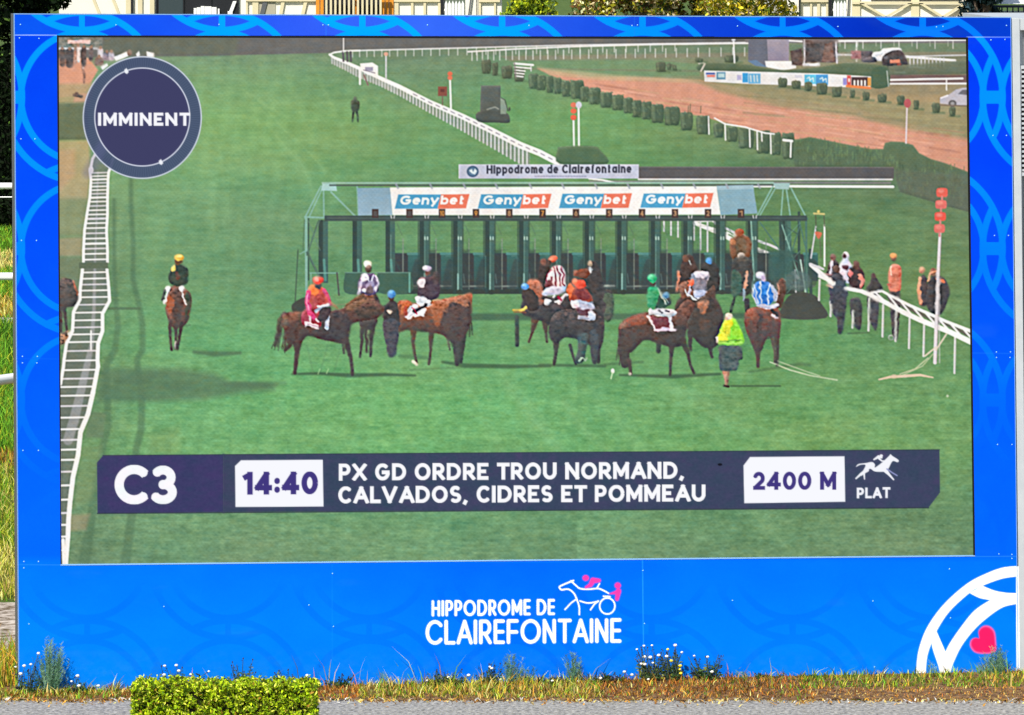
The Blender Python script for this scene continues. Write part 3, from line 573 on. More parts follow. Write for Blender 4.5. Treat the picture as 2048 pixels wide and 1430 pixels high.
# end bays (left, open) posts
posts = [646, 714, 780, 848, 915, 979, 1047, 1112, 1178, 1243, 1310, 1375, 1440, 1504, 1570]
for i, x0 in enumerate(posts):
    yb = 588 if i > 2 else 566
    rect(x0-9, 440, x0+1, yb, (30, 50, 52)); rect(x0, 440, x0+10, yb, (50, 88, 84), 1.6, 1, (44, 76, 80)); line([(x0-12, 445), (x0-12, 505)], 1.4, (70, 104, 84), 1.4, .5)
    if 1 < i < 13: line([(x0+12, 442), (x0+24, 470)], 1.6, (64, 96, 84), 1.5, .55); line([(x0+10, 520), (x0+30, 560)], 3, (36, 58, 60), 2, .7); line([(x0+1.5, 470), (x0+1.5, yb-30)], 1.5, TC, 1.5, .5)
    if i > 2: line([(x0+2, 474), (x0+2, 479)], 2.4, TL); line([(x0+7, 474), (x0+7, 479)], 2.4, TL); line([(x0+1, 548), (x0+1, 584)], 3, (128, 180, 176)); line([(x0+12, 548), (x0+14, 566)], 2.2, (106, 150, 150), 1.6, .8); ell(x0+4, 584, 7, 5, (34, 44, 42))
    else: line([(x0+2, 520), (x0+5, 560)], 5, (84, 160, 152), 2.5, .7)
for x0 in posts[3:-1]:
    for yy_ in (452, 461): line([(x0+12, yy_), (x0+54, yy_)], 1.2, (62, 98, 80), 1.4, .35)
    line([(x0+20, 486), (x0+20, 500), (x0+34, 500)], 1.4, (58, 90, 76), 1.4, .5); rect(x0+10, 500, x0+24, 578, (34, 48, 54), 4, .55); line([(x0+44, 512), (x0+56, 512), (x0+56, 575)], 1.8, (70, 120, 116), 1.5, .6)
    line([(x0+11, 442), (x0+11, 506)], 3, (34, 56, 56), 2, .7); line([(x0-11, 442), (x0-11, 580)], 3, (30, 46, 50), 2, .6)
# low dark green panels at left
for x0, x1 in ((690, 733), (756, 822)): blob([(x0, 548), (x0+4, 545), (x1-4, 545), (x1, 548), (x1, 585), (x0, 585)], (44, 80, 70), 2)
line([(x1-3, 547), (x1-3, 584)], 3.5, (90, 160, 150)); line([(690, 545), (820, 545)], 1.6, (110, 160, 150), 1.6, .8)
# left truss
for a_, b_, w_, c_ in [((612, 435), (613, 605), 5, TC), ((617, 437), (617, 560), 2.5, TD), ((609, 440), (606, 500), 2, (70, 110, 84)), ((636, 444), (614, 510), 3, (56, 88, 76)), ((614, 505), (640, 556), 4, (60, 92, 82)), ((614, 500), (600, 508), 2, TC), ((596, 500), (590, 610), 2.4, (54, 84, 70)), ((642, 372), (611, 433), 3, TC), ((646, 374), (619, 432), 2.6, TC), ((647, 380), (648, 434), 3, TC), ((662, 384), (714, 436), 3.4, TC), ((610, 434), (716, 438), 3.4, TC), ((714, 370), (717, 436), 3, TC), ((622, 546), (622, 570), 2, TC), ((620, 546), (676, 546), 2, TC), ((674, 546), (678, 590), 3, (60, 60, 66))]: line([a_, b_], w_, c_)
poly([(645, 366), (672, 368), (674, 382), (642, 381)], (160, 206, 210))
blob([(583, 612), (596, 600), (613, 596), (613, 625), (590, 628)], (46, 52, 52))
# right truss and wheel
for a_, b_, w_, c_ in [((1546, 372), (1514, 432), 3, TC), ((1552, 374), (1518, 434), 2.6, TC), ((1566, 380), (1562, 434), 2.6, TC), ((1573, 380), (1581, 434), 3, TC), ((1582, 376), (1612, 434), 3, TC), ((1500, 436), (1614, 438), 5, TE), ((1562, 440), (1564, 590), 8, TD), ((1578, 440), (1582, 560), 7, TE), ((1598, 425), (1598, 560), 5, TD), ((1612, 436), (1614, 590), 4, TE), ((1564, 450), (1600, 560), 2.5, TC), ((1600, 450), (1566, 560), 2.5, TE), ((1598, 440), (1622, 540), 2.5, TE), ((1620, 500), (1622, 590), 6, TD), ((1590, 540), (1592, 588), 3, WL), ((1601, 520), (1612, 590), 3, TL), ((1502, 440), (1508, 560), 3, TC), ((1520, 445), (1560, 500), 2.5, TE), ((1540, 520), (1556, 590), 6, (50, 70, 76)), ((1586, 545), (1596, 556), 6, WL)]: line([a_, b_], w_, c_)
for k_ in range(5): line([(1562+(k_ % 2)*18, 446+k_*28), (1598-(k_ % 2)*16, 470+k_*28)], 2.2, (44, 78, 76), 1.6, .9); line([(1600-(k_ % 2)*18, 446+k_*28), (1574, 474+k_*28)], 1.8, (96, 150, 140), 1.5, .6)
for a_, b_ in (((616, 440), (640, 500)), ((640, 440), (616, 500)), ((616, 500), (640, 560))): line([a_, b_], 2, (80, 120, 108), 1.5, .7)
poly([(1545, 366), (1580, 366), (1578, 379), (1552, 378)], (150, 190, 196)); rect(1536, 500, 1590, 560, (40, 78, 78), 6, .8)
blob([(1562, 636), (1566, 610), (1580, 590), (1602, 584), (1628, 590), (1642, 606), (1652, 636)], (50, 54, 54)); ell(1596, 562, 26, 20, (70, 96, 100), 5, .75)
# beams and banner
rect(649, 431, 1614, 442, (44, 60, 64)); line([(655, 436), (1610, 436)], 2, (70, 96, 94), 1.5, .6)
line([(645, 366), (1546, 365.5)], 3.6, (140, 184, 172)); line([(660, 370.5), (1546, 370)], 3.2, (62, 76, 78))
poly([(715, 376), (781, 375.5), (785, 430), (717, 431)], (122, 162, 192), 1.6, 1, (140, 176, 206)); poly([(1433, 372), (1506, 370), (1515, 427), (1441, 430)], (120, 164, 190)); poly([(1433, 372), (1506, 370), (1508, 378), (1434, 380)], (150, 186, 208))
part('pictured_banner', 'white sponsor banner with four blue and orange logos above the stalls')
poly([(780, 375), (1110, 373.5), (1433, 372.5), (1441, 429), (1110, 430), (785, 430)], (246, 246, 252))
for i, xc in enumerate(posts[2:-1]): line([(xc+12, 368), (xc+16, 376)], 4, (150, 160, 180), 1.5, .8); line([(xc+2, 431), (xc+3, 436)], 2, WL); line([(xc+9, 431), (xc+8, 436)], 2, WL)
for x0, x1, yt, yb in [(789.5, 939, 389, 417.5), (955.5, 1103, 388.5, 417), (1118, 1264, 387.5, 416.5), (1280.5, 1427, 387, 415.5)]:
    xm = x0+(x1-x0)*.6
    poly([(x0+7, yt), (xm+3, yt), (xm-4, yb), (x0, yb)], (58, 150, 206)); poly([(xm+3, yt), (x1, yt-1), (x1-7, yb-1), (xm-4, yb)], (232, 108, 84))
    text('Geny', x0+10, xm-3, yb-8, yb-8.3, 18.5, 4.4, (250, 250, 255), slant=.14, gap=.10); text('bet', xm+1, x1-11, yb-8.3, yb-8.6, 18.5, 4.4, (250, 250, 255), slant=.14, gap=.10)
nums = {884: '10', 952: '9', 1018.5: '8', 1085: '7', 1152: '6', 1218.5: '5', 1284: '4', 1350: '3', 1416: '2', 1482: '1', 819: '11', 750.5: '12'}
for xc, s in nums.items():
    part('pictured_number_plate', ('small dark number plate reading '+s+' under the banner') if xc > 870 else None)
    rect(xc-6.5, 418, xc+6.5, 436, (52, 34, 38))
    c_ = (206, 136, 60) if xc > 870 and xc < 1000 or xc in (1085,) else (176, 130, 90)
    if xc > 870:
        if s == '10': text(s, xc-5, xc+5, 432, 432, 11, 2, c_, gap=.1)
        else: text(s, xc-3.2, xc+3.2, 432, 432, 11, 2.2, c_)
    else: rect(xc-4, 422, xc+4, 432, (66, 60, 66))
part('pictured_sign', 'pale name sign on top of the stalls with a round dark blue emblem')
rect(918, 329, 1277.5, 357, (190, 198, 228)); rect(918, 329, 1277.5, 331, (214, 218, 240)); line([(918, 330), (918, 356)], 1.5, (220, 222, 240))
text('Hippodrome de Clairefontaine', 973, 1263, 347.6, 345.8, 17.5, 3.7, (38, 40, 62), gap=.13)
for x0 in np.arange(1070, 1172, 5.5): line([(x0, 352.5), (x0+3, 352.5)], 2, (120, 124, 160), 1.4, .8)
ell(945.5, 343, 12, 11.5, (44, 74, 114)); ell(945.5, 343, 8.5, 8, (74, 110, 150)); poly([(938, 341), (944, 338), (946, 344), (950, 337), (954, 342), (950, 349), (944, 347)], (206, 226, 240), 1.5)
# tripod and small flagpoles beside the stalls
part('pictured_stand', 'thin white tripod frame with a small orange flag right of the stalls')
line([(1632, 452), (1622, 516)], 3, WL); line([(1649, 450), (1649, 532)], 3.4, W); line([(1631, 428), (1632, 452)], 2, (70, 80, 60)); line([(1648, 430), (1649, 452)], 2, (70, 80, 60)); line([(1628, 427), (1648, 428)], 4, (196, 190, 120)); ell(1637, 423, 3, 3, (220, 206, 120)); line([(1632, 456), (1640, 480), (1642, 515)], 1.8, (76, 92, 70)); blob([(1630, 464), (1644, 466), (1637, 478)], (206, 96, 70)); line([(1650, 450), (1662, 500)], 1.5, (80, 110, 76))

def wisps(x0, y0, x1, y1, n, c, sp=6):
    for k_ in range(n):
        a_ = rng.normal(0, sp*.35); b_ = rng.normal(0, sp); line([(x0+a_, y0), ((x0+x1)/2+a_+b_*.5, (y0+y1)/2), (x1+b_, y1+rng.uniform(-8, 6))], [2.4, 2, 1], c, 1.8, .65)
# ---- people and horses. Each is its own shape.
def horse(label, body, col, col2=None, patches=(), legs=(), legc=(56, 44, 48)):
    part('pictured_horse', label)
    for pts, wds, *c in legs: line(pts, wds, c[0] if c else legc, 2.6, .88)
    blob(body, col, 2.6, 1, col2)
    for p, c, a in patches: blob(p, c, 5, a)
# through the stalls: brown-clad rider and handler
part('pictured_jockey', 'jockey in brown silks seen from behind inside the right bay of the stalls')
blob([(1460, 482), (1468, 474), (1482, 470), (1496, 474), (1503, 486), (1502, 505), (1494, 518), (1470, 520), (1460, 505)], (120, 70, 46)); ell(1479, 465, 9, 8, (150, 74, 44)); ell(1466, 484, 6, 6, (178, 106, 66)); blob([(1474, 480), (1490, 480), (1492, 510), (1474, 512)], (96, 78, 60), 4, .7)
part('pictured_person', 'handler in a grey cap behind the brown jockey at the stalls')
blob([(1466, 522), (1478, 512), (1496, 514), (1504, 526), (1506, 560), (1496, 590), (1470, 588), (1462, 560)], (50, 50, 54)); ell(1483, 511, 8, 6, (150, 142, 138)); ell(1486, 517, 10, 6, (80, 72, 70), 3, .8); line([(1494, 543), (1493, 560), (1489, 578)], 5, (206, 140, 116)); line([(1488, 580), (1488, 600)], 5, (140, 160, 180)); line([(1471, 585), (1462, 622)], 6, (42, 56, 50)); line([(1494, 600), (1496, 630)], 10, (44, 48, 54)); blob([(1464, 545), (1482, 545), (1482, 585), (1464, 590)], (44, 84, 76), 3, .8)
part('pictured_person', 'handler in black with a bright blue cap in front of the stalls')
blob([(1404, 530), (1414, 524), (1430, 526), (1438, 540), (1438, 580), (1410, 584), (1402, 560)], (42, 42, 48)); ell(1418, 521, 6, 6.5, (66, 140, 226))
part('pictured_person', 'handler in black with a bare arm left of the grey jockey')
blob([(1362, 530), (1368, 512), (1380, 508), (1390, 520), (1396, 545), (1390, 590), (1364, 596), (1356, 560)], (58, 42, 44)); ell(1371, 517, 6.5, 8, (88, 56, 48)); line([(1356, 543), (1357, 562), (1353, 582)], 5, (196, 120, 98)); line([(1378, 522), (1380, 529)], 3, (170, 190, 200))
horse('dark bay horse under the grey jockey, pictured head down near the stalls', [(1356, 600), (1372, 582), (1392, 572), (1412, 582), (1428, 570), (1432, 596), (1444, 620), (1448, 660), (1436, 690), (1410, 696), (1384, 672), (1358, 640), (1350, 616)], (66, 46, 44), (50, 48, 52),
      [([(1396, 602), (1418, 606), (1412, 622), (1404, 628), (1398, 616)], (186, 116, 88), .9), ([(1358, 570), (1380, 562), (1384, 590), (1362, 596)], (130, 74, 58), .7), ([(1400, 640), (1420, 640), (1418, 664), (1402, 664)], (100, 66, 56), .6)],
      [([(1380, 650), (1380, 690), (1382, 700)], [14, 6, 5]), ([(1416, 680), (1420, 700), (1424, 714)], [12, 6, 5]), ([(1424, 672), (1424, 700)], [6, 4], (120, 160, 150))])
part('pictured_jockey', 'jockey in grey silks with an orange sleeve bending forward near the stalls')
blob([(1381, 552), (1390, 543), (1406, 542), (1416, 550), (1412, 566), (1411, 584), (1392, 586), (1386, 572)], (142, 138, 160), 2, 1, (120, 116, 140)); blob([(1388, 546), (1404, 542), (1414, 548), (1408, 556), (1392, 554)], (216, 212, 236)); blob([(1379, 562), (1387, 560), (1386, 572), (1379, 574)], (232, 92, 66)); blob([(1385, 582), (1410, 580), (1408, 592), (1390, 594)], (196, 200, 236)); line([(1382, 575), (1376, 590)], 5, (190, 186, 220)); line([(1376, 590), (1392, 598)], 3, W); line([(1370, 580), (1374, 592)], 3, WL)
# centre group
part('pictured_person', 'second dark-clad handler behind the striped jockey')
blob([(1166, 560), (1174, 535), (1184, 520), (1196, 530), (1204, 560), (1210, 600), (1206, 640), (1176, 650), (1164, 610)], (48, 44, 50)); ell(1180.5, 528, 5, 7, (150, 126, 108)); line([(1180, 538), (1181, 544)], 4, (206, 206, 214)); line([(1210, 571), (1228, 571)], 3, (150, 156, 150), 2, .8); ell(1216, 610, 12, 34, (62, 60, 68), 6, .7)
part('pictured_person', 'dark figure in front of the stalls beside the striped jockey'); blob([(1076, 545), (1082, 524), (1090, 516), (1098, 528), (1100, 556), (1092, 578), (1078, 578)], (50, 40, 44)); ell(1087, 524, 7, 7, (104, 58, 50))
horse('dark horse carrying the striped jockey in the centre group', [(1042, 612), (1050, 588), (1060, 566), (1074, 560), (1086, 572), (1096, 592), (1130, 590), (1160, 600), (1196, 612), (1208, 636), (1204, 660), (1170, 668), (1120, 662), (1090, 646), (1060, 634), (1044, 628)], (56, 46, 54), (46, 46, 56),
      [([(1054, 566), (1062, 558), (1078, 562), (1086, 582), (1082, 596), (1066, 594), (1060, 580)], (172, 98, 78), .95), ([(1074, 598), (1084, 600), (1084, 608), (1076, 608)], (190, 110, 90), .8), ([(1104, 612), (1124, 610), (1130, 640), (1110, 646)], (92, 72, 80), .6)],
      [([(1070, 640), (1064, 666), (1058, 684)], [14, 5, 4], (110, 60, 42)), ([(1090, 640), (1092, 666), (1094, 684)], [14, 5, 4], (84, 60, 56)), ([(1034, 634), (1034, 690)], [8, 8], (44, 76, 66))])
horse('very dark horse seen from the side in the centre group', [(1098, 650), (1112, 624), (1146, 618), (1186, 622), (1206, 640), (1208, 670), (1196, 700), (1160, 680), (1128, 676), (1112, 690), (1100, 676)], (48, 46, 56), (44, 46, 54), [([(1112, 630), (1150, 626), (1150, 650), (1116, 652)], (64, 58, 66), .6)],
      [([(1112, 676), (1112, 704), (1108, 728)], [16, 7, 6], (52, 66, 60)), ([(1140, 690), (1146, 712), (1152, 728)], [6, 5, 5], (46, 60, 56)), ([(1196, 660), (1197, 700), (1197, 724)], [14, 6, 6], (52, 46, 50))])
blob([(1158, 670), (1176, 668), (1172, 700), (1166, 724), (1150, 724), (1156, 700)], (60, 96, 112), 5, .8); blob([(1180, 665), (1196, 665), (1194, 722), (1184, 722)], (56, 72, 92), 3, .9); line([(1160, 722), (1164, 716), (1170, 722), (1174, 716)], 2.4, (190, 220, 200))
part('pictured_person', 'handler with a blue cap and yellow gloves bending at the centre of the display')
blob([(1044, 586), (1052, 576), (1064, 580), (1074, 596), (1078, 616), (1060, 622), (1048, 606)], (48, 40, 44)); ell(1050, 573, 8, 6.5, (74, 140, 226), a0=-.3); ell(1049, 571, 5, 3, (110, 176, 246)); line([(1026, 620), (1040, 620), (1047, 618)], 3.4, (206, 176, 60)); line([(1040, 621), (1048, 619), (1052, 614)], [4, 5, 4.5], (244, 206, 96)); line([(1028, 624), (1050, 624)], 2.4, (150, 80, 50))
part('pictured_jockey', 'jockey in red and white striped silks and an orange helmet in the centre group')
blob([(1100, 540), (1108, 532), (1120, 531), (1128, 538), (1131, 556), (1131, 574), (1112, 578), (1096, 574), (1090, 566), (1096, 552)], (226, 216, 228))
for p in ([(1101, 541), (1094, 556), (1092, 566)], [(1108, 534), (1112, 556), (1112, 574)], [(1114, 532), (1120, 550), (1122, 574)], [(1122, 534), (1127, 550), (1128, 574)], [(1104, 556), (1103, 572)]): line(p, 3, (122, 36, 66), 1.5)
blob([(1090, 566), (1104, 562), (1108, 576), (1092, 576)], (104, 46, 60), 3); ell(1106, 518, 9.5, 6.5, (236, 92, 66), a0=-.35); ell(1103, 520, 4, 3, (250, 140, 110), 2.5, .7); ell(1099, 525, 4, 5, (70, 46, 46)); blob([(1083, 584), (1092, 578), (1112, 574), (1130, 572), (1131, 582), (1114, 588), (1090, 590)], (212, 210, 240)); ell(1094, 603, 8, 7.5, (226, 232, 244)); line([(1108, 596), (1110, 590)], 4, W); line([(1120, 604), (1132, 588)], [7, 5], (226, 210, 224)); line([(1110, 604), (1124, 600)], 4, (240, 236, 246)); line([(1116, 592), (1122, 600)], 5, (150, 30, 70))
part('pictured_jockey', 'jockey in red silks leaning over the very dark horse')
blob([(1136, 590), (1142, 578), (1160, 574), (1176, 582), (1184, 600), (1170, 606), (1146, 606), (1136, 600)], (150, 58, 46)); blob([(1134, 572), (1142, 566), (1146, 580), (1138, 596), (1133, 584)], (226, 100, 60)); blob([(1150, 578), (1172, 580), (1178, 596), (1156, 600)], (110, 36, 50), 4, .8); ell(1161, 569, 12, 9, (226, 68, 52)); ell(1150, 563, 6, 7, (232, 110, 80)); rect(1147, 540, 1157, 552, (150, 74, 56), 3); blob([(1156, 540), (1176, 538), (1178, 552), (1166, 558), (1156, 552)], (112, 58, 46))
blob([(1142, 600), (1152, 600), (1172, 602), (1186, 608), (1191, 616), (1176, 622), (1156, 616), (1144, 612)], (186, 184, 214)); blob([(1142, 600), (1154, 602), (1156, 614), (1144, 612)], (236, 232, 246)); line([(1152, 612), (1160, 624)], 3, (220, 200, 226)); blob([(1154, 616), (1184, 622), (1180, 632), (1162, 630)], (84, 50, 72)); poly([(1155, 629), (1180, 632), (1182, 640), (1158, 637)], (170, 170, 196)); blob([(1178, 624), (1186, 622), (1190, 638), (1178, 640)], (206, 214, 240))
# big chestnut, centre left
nopart(); line([(885, 724), (930, 731), (1020, 733), (1100, 732)], [5, 9, 8, 5], (46, 84, 56), 4, .9); line([(800, 712), (860, 716)], 8, (58, 104, 68), 5, .6); line([(762, 750), (620, 746)], 3, (60, 96, 66), 3, .5)
horse('chestnut horse facing right with a white saddlecloth, left of the centre group', [(792, 614), (797, 602), (812, 600), (826, 606), (846, 604), (866, 602), (884, 598), (904, 594), (926, 589), (942, 585), (944, 600), (943, 626), (940, 650), (930, 672), (915, 684), (898, 678), (880, 668), (850, 662), (820, 654), (804, 662), (796, 644)], (150, 76, 50), (92, 56, 50),
      [([(884, 628), (904, 604), (938, 600), (942, 636), (934, 664), (914, 690), (896, 676), (882, 660)], (62, 50, 58), .85), ([(904, 596), (940, 588), (938, 612), (908, 606)], (150, 84, 60), .85), ([(798, 604), (822, 604), (820, 624), (798, 626)], (188, 96, 60), .8), ([(800, 640), (880, 646), (880, 664), (804, 658)], (78, 52, 52), .6), ([(862, 604), (884, 602), (880, 650), (864, 640)], (168, 92, 62), .7), ([(886, 600), (896, 598), (894, 622), (886, 620)], (190, 116, 84), .5)],
      [([(800, 644), (802, 658)], [14, 8], (96, 50, 44)), ([(827, 650), (826, 686), (830, 712), (834, 728)], [16, 6, 5, 5], (104, 66, 46)), ([(864, 650), (861, 700), (858, 728)], [14, 5, 5], (84, 60, 46)), ([(912, 670), (914, 700), (914, 728)], [30, 15, 8], (52, 50, 60)), ([(924, 664), (924, 700), (922, 724)], [20, 9, 6], (44, 46, 50)), ([(892, 662), (900, 700)], [8, 3], (120, 150, 110))])
wisps(938, 604, 940, 668, 6, (60, 44, 42), 4); wisps(800, 610, 798, 664, 6, (110, 56, 44), 3); line([(866, 600), (900, 604), (936, 612)], 1.3, (190, 140, 110), 1.3, .6); line([(826, 723), (834, 729)], 6, (230, 228, 206)); poly([(812, 628), (822, 612), (842, 616), (853, 618), (850, 632), (838, 632), (815, 638)], (230, 224, 236)); blob([(808, 616), (814, 612), (814, 632), (809, 630)], (196, 84, 76), 2.5, .8)
part('pictured_jockey', 'jockey in purple silks with a white sleeve on the chestnut horse')
blob([(838, 560), (848, 554), (862, 552), (874, 558), (880, 576), (876, 594), (860, 600), (838, 594), (836, 578)], (62, 48, 66)); blob([(834, 566), (842, 555), (852, 560), (850, 572), (842, 574)], (232, 222, 236)); line([(838, 558), (850, 556)], 2.6, (90, 40, 60)); ell(856, 546, 6, 6, (96, 72, 76)); ell(854, 537, 9.5, 6, (190, 180, 212)); ell(850, 536, 5, 4, (246, 240, 248)); ell(872, 556, 7, 14, (66, 52, 58), 5, .8)
blob([(831, 594), (842, 593), (863, 599), (862, 610), (846, 614), (836, 610), (832, 604)], (240, 238, 250)); line([(831, 612), (824, 626), (816, 633)], [8, 8, 6], (236, 226, 240)); line([(828, 624), (838, 617), (852, 609)], 7.5, (44, 42, 64)); line([(826, 618), (834, 628)], 2.6, (200, 60, 100))
# second-left: front-on dark horse with white/purple jockey
horse('very dark horse pictured head-on behind the orange jockey', [(718, 604), (722, 588), (736, 584), (752, 588), (760, 606), (758, 630), (752, 650), (738, 660), (724, 650), (718, 630)], (52, 42, 44), (50, 46, 54), [([(732, 588), (744, 588), (742, 612), (734, 612)], (116, 66, 54), .7)],
      [([(725, 640), (724, 680), (720, 714)], [12, 6, 4]), ([(733, 646), (733, 680), (733, 704)], [9, 5, 4]), ([(746, 644), (742, 680), (741, 712)], [12, 7, 5]), ([(736, 654), (737, 690)], [2.5, 2], (150, 160, 130))])
part('pictured_jockey', 'jockey in white and purple silks facing the viewer')
blob([(722, 552), (730, 547), (748, 547), (755, 556), (757, 580), (750, 588), (730, 592), (718, 584), (717, 566)], (92, 78, 124)); line([(725, 550), (722, 570), (716, 588)], 4.5, (196, 190, 224)); line([(752, 552), (756, 568), (752, 582)], 4.5, (206, 206, 236)); blob([(726, 548), (735, 548), (733, 560), (724, 562)], (240, 238, 250)); line([(730, 554), (738, 566), (748, 550)], 3, (206, 206, 240)); blob([(732, 566), (746, 564), (748, 582), (732, 584)], (150, 146, 196)); ell(738, 580, 7, 9, (84, 66, 80), 3, .8); ell(728, 581, 5, 4.5, (244, 242, 250)); ell(751, 577, 4, 4, (220, 216, 240)); ell(737, 537, 7, 8, (66, 50, 50)); ell(735.5, 528, 8.5, 7, (236, 236, 232)); ell(737, 534, 5, 4, (110, 84, 76), 2, .8)
part('pictured_person', 'handler in dark clothes and a blue cap between the two left horses')
blob([(766, 626), (774, 606), (784, 599), (794, 606), (798, 622), (799, 645), (784, 652), (768, 648)], (44, 42, 50)); blob([(768, 640), (798, 640), (798, 664), (794, 690), (790, 712), (776, 712), (772, 690), (767, 664)], (58, 60, 76)); line([(752, 626), (768, 616)], 10, (42, 40, 46)); ell(783, 596, 6, 7, (62, 48, 50)); ell(783, 588, 8.5, 8, (52, 128, 206)); ell(782, 585, 5, 4, (92, 172, 240), 2, .8); ell(779, 623, 3.5, 4, (214, 190, 178))
# left horse with the orange and pink jockey
nopart(); line([(585, 748), (640, 747), (700, 751), (770, 749), (830, 751)], [4, 6, 8, 7, 4], (44, 80, 56), 4, .9); line([(636, 748), (640, 738)], 2, (170, 220, 160), 1.5, .7); line([(653, 747), (657, 738)], 2, (170, 220, 160), 1.5, .7)
for p in ([(655, 690), (642, 740)], [(682, 690), (668, 745)], [(614, 690), (626, 745)]): line(p, 3, (72, 120, 80), 4, .4)
part('pictured_horse', 'dark bay horse facing right, leftmost of the group, ridden by the orange and pink jockey')
line([(569, 626), (560, 640), (556, 668), (550, 692)], [8, 9, 9, 4], (62, 52, 46), 4, .8); wisps(568, 630, 552, 696, 9, (50, 44, 40)); wisps(574, 660, 566, 702, 7, (70, 50, 44), 4)
for pts, wds, c in [([(596, 670), (594, 704), (590, 746)], [26, 9, 6.5], (70, 44, 42)), ([(576, 664), (580, 690), (570, 700)], [16, 9, 6], (80, 60, 50)), ([(692, 682), (698, 704), (703, 726), (705, 749)], [14, 8, 6, 6], (58, 46, 48)), ([(686, 682), (688, 706)], [8, 4], (84, 96, 74))]: line(pts, wds, c, 2.4)
blob([(563, 644), (566, 630), (578, 624), (598, 624), (620, 628), (650, 622), (680, 618), (698, 606), (714, 594), (728, 588), (744, 596), (762, 610), (768, 622), (758, 634), (738, 640), (716, 644), (702, 650), (698, 676), (690, 688), (668, 684), (640, 678), (616, 672), (604, 682), (590, 690), (576, 680), (570, 664)], (86, 52, 48), 2.6, 1, (68, 48, 52))
for p, c, a in [([(566, 636), (576, 626), (608, 624), (612, 640), (590, 644), (568, 648)], (132, 74, 56), .75), ([(640, 630), (680, 624), (700, 640), (694, 676), (650, 676), (630, 660)], (50, 46, 58), .8), ([(690, 614), (722, 594), (734, 600), (716, 616), (696, 622)], (96, 66, 44), .7), ([(564, 640), (572, 634), (574, 652), (568, 656)], (140, 104, 76), .6), ([(712, 618), (756, 612), (760, 630), (720, 636)], (52, 46, 46), .7)]: blob(p, c, 6, a)
part('pictured_jockey', 'jockey in an orange and pink jacket with a red helmet on the leftmost group horse')
blob([(609, 618), (640, 614), (642, 640), (636, 656), (608, 650), (602, 640)], (150, 42, 66), 2.4); line([(660, 612), (700, 606), (748, 604)], 1.3, (150, 110, 86), 1.3, .7); wisps(690, 612, 724, 590, 6, (110, 74, 48), 4); poly([(608, 642), (622, 644), (637, 648), (637.5, 657), (609, 653)], (240, 226, 240)); line([(619, 624), (620, 642)], 4, (236, 214, 228)); line([(614, 648), (634, 651)], 1.6, (180, 110, 150))
blob([(615, 580), (624, 571), (640, 572), (651, 580), (658, 594), (662, 608), (648, 614), (626, 616), (616, 606)], (222, 72, 56), 2.2, 1, (176, 60, 72)); blob([(618, 574), (628, 568), (636, 574), (634, 590), (622, 588)], (250, 110, 50), 3); line([(617, 584), (615, 604), (619, 622), (627, 634)], [10, 11, 10, 9], (214, 54, 122)); line([(616, 588), (614, 606), (618, 618)], 2.6, (246, 150, 200)); line([(648, 580), (657, 596), (662, 610)], [7, 7, 5], (196, 64, 110)); blob([(631, 590), (648, 588), (648, 606), (632, 606)], (140, 44, 52), 4, .5)
ell(637, 571, 6.5, 7, (58, 50, 60)); ell(636.5, 560, 11, 8.5, (232, 62, 54)); ell(633, 557, 4, 5, (252, 170, 160), 2, .8); line([(632, 621), (644, 613), (658, 611)], [7, 8, 5], (178, 174, 204)); line([(634, 612), (656, 610)], 3.6, (244, 242, 250)); line([(654, 632), (652, 644), (653, 655)], [10, 8, 5], (200, 210, 240)); blob([(640, 620), (660, 614), (662, 624), (650, 640), (640, 640)], (56, 44, 56), 3); line([(634, 636), (638, 642)], 4, (226, 206, 226)); line([(663, 606), (674, 616)], 4, (170, 110, 80), 2.5, .8)
# green jockey's horse
nopart(); line([(1240, 750), (1345, 753), (1440, 748)], [4, 8, 5], (44, 80, 56), 4, .9); line([(1080, 730), (1210, 732)], 6, (48, 84, 58), 4, .8); line([(1210, 729), (1285, 724)], 5, (58, 98, 66), 4, .6); line([(1500, 744), (1600, 728), (1620, 730)], [3, 7, 4], (58, 96, 64), 5, .7); line([(1462, 772), (1560, 772)], 3.4, (44, 78, 54), 2.5, .9)
horse('bay horse facing right with a maroon saddlecloth under the green jockey', [(1238, 652), (1248, 638), (1270, 630), (1294, 624), (1320, 628), (1350, 622), (1364, 606), (1380, 598), (1390, 612), (1376, 640), (1370, 668), (1362, 690), (1342, 694), (1316, 686), (1290, 680), (1274, 694), (1258, 706), (1242, 690), (1237, 668)], (92, 54, 50), (62, 50, 52),
      [([(1240, 650), (1260, 636), (1290, 628), (1292, 646), (1262, 652)], (140, 66, 50), .8), ([(1240, 648), (1250, 642), (1250, 656), (1240, 660)], (160, 106, 80), .6), ([(1310, 664), (1366, 650), (1364, 690), (1330, 690)], (54, 48, 52), .8)],
      [([(1250, 670), (1248, 700), (1250, 728)], [26, 22, 16], (70, 52, 52)), ([(1258, 722), (1262, 748)], [10, 5], (104, 70, 62)), ([(1344, 684), (1342, 716), (1340, 750)], [14, 6, 5], (60, 48, 46)), ([(1366, 682), (1376, 706), (1380, 728), (1388, 746)], [14, 7, 5, 5], (58, 48, 46)), ([(1318, 676), (1317, 702)], [10, 9], (44, 62, 56))])
wisps(1242, 660, 1240, 726, 9, (60, 46, 46), 5); ell(1260, 748, 3.5, 3, (226, 226, 214))
poly([(1293, 631), (1314, 634), (1344, 634), (1349, 662), (1310, 664), (1307, 650)], (112, 50, 70), 2); line([(1294, 631), (1304, 644), (1309, 660)], [5, 5, 4], (226, 214, 228)); line([(1309, 660), (1350, 659)], 6.5, (206, 192, 226)); line([(1340, 636), (1345, 658)], [7, 8], (214, 216, 240)); rect(1316, 640, 1334, 655, (96, 40, 52), 3, .7)
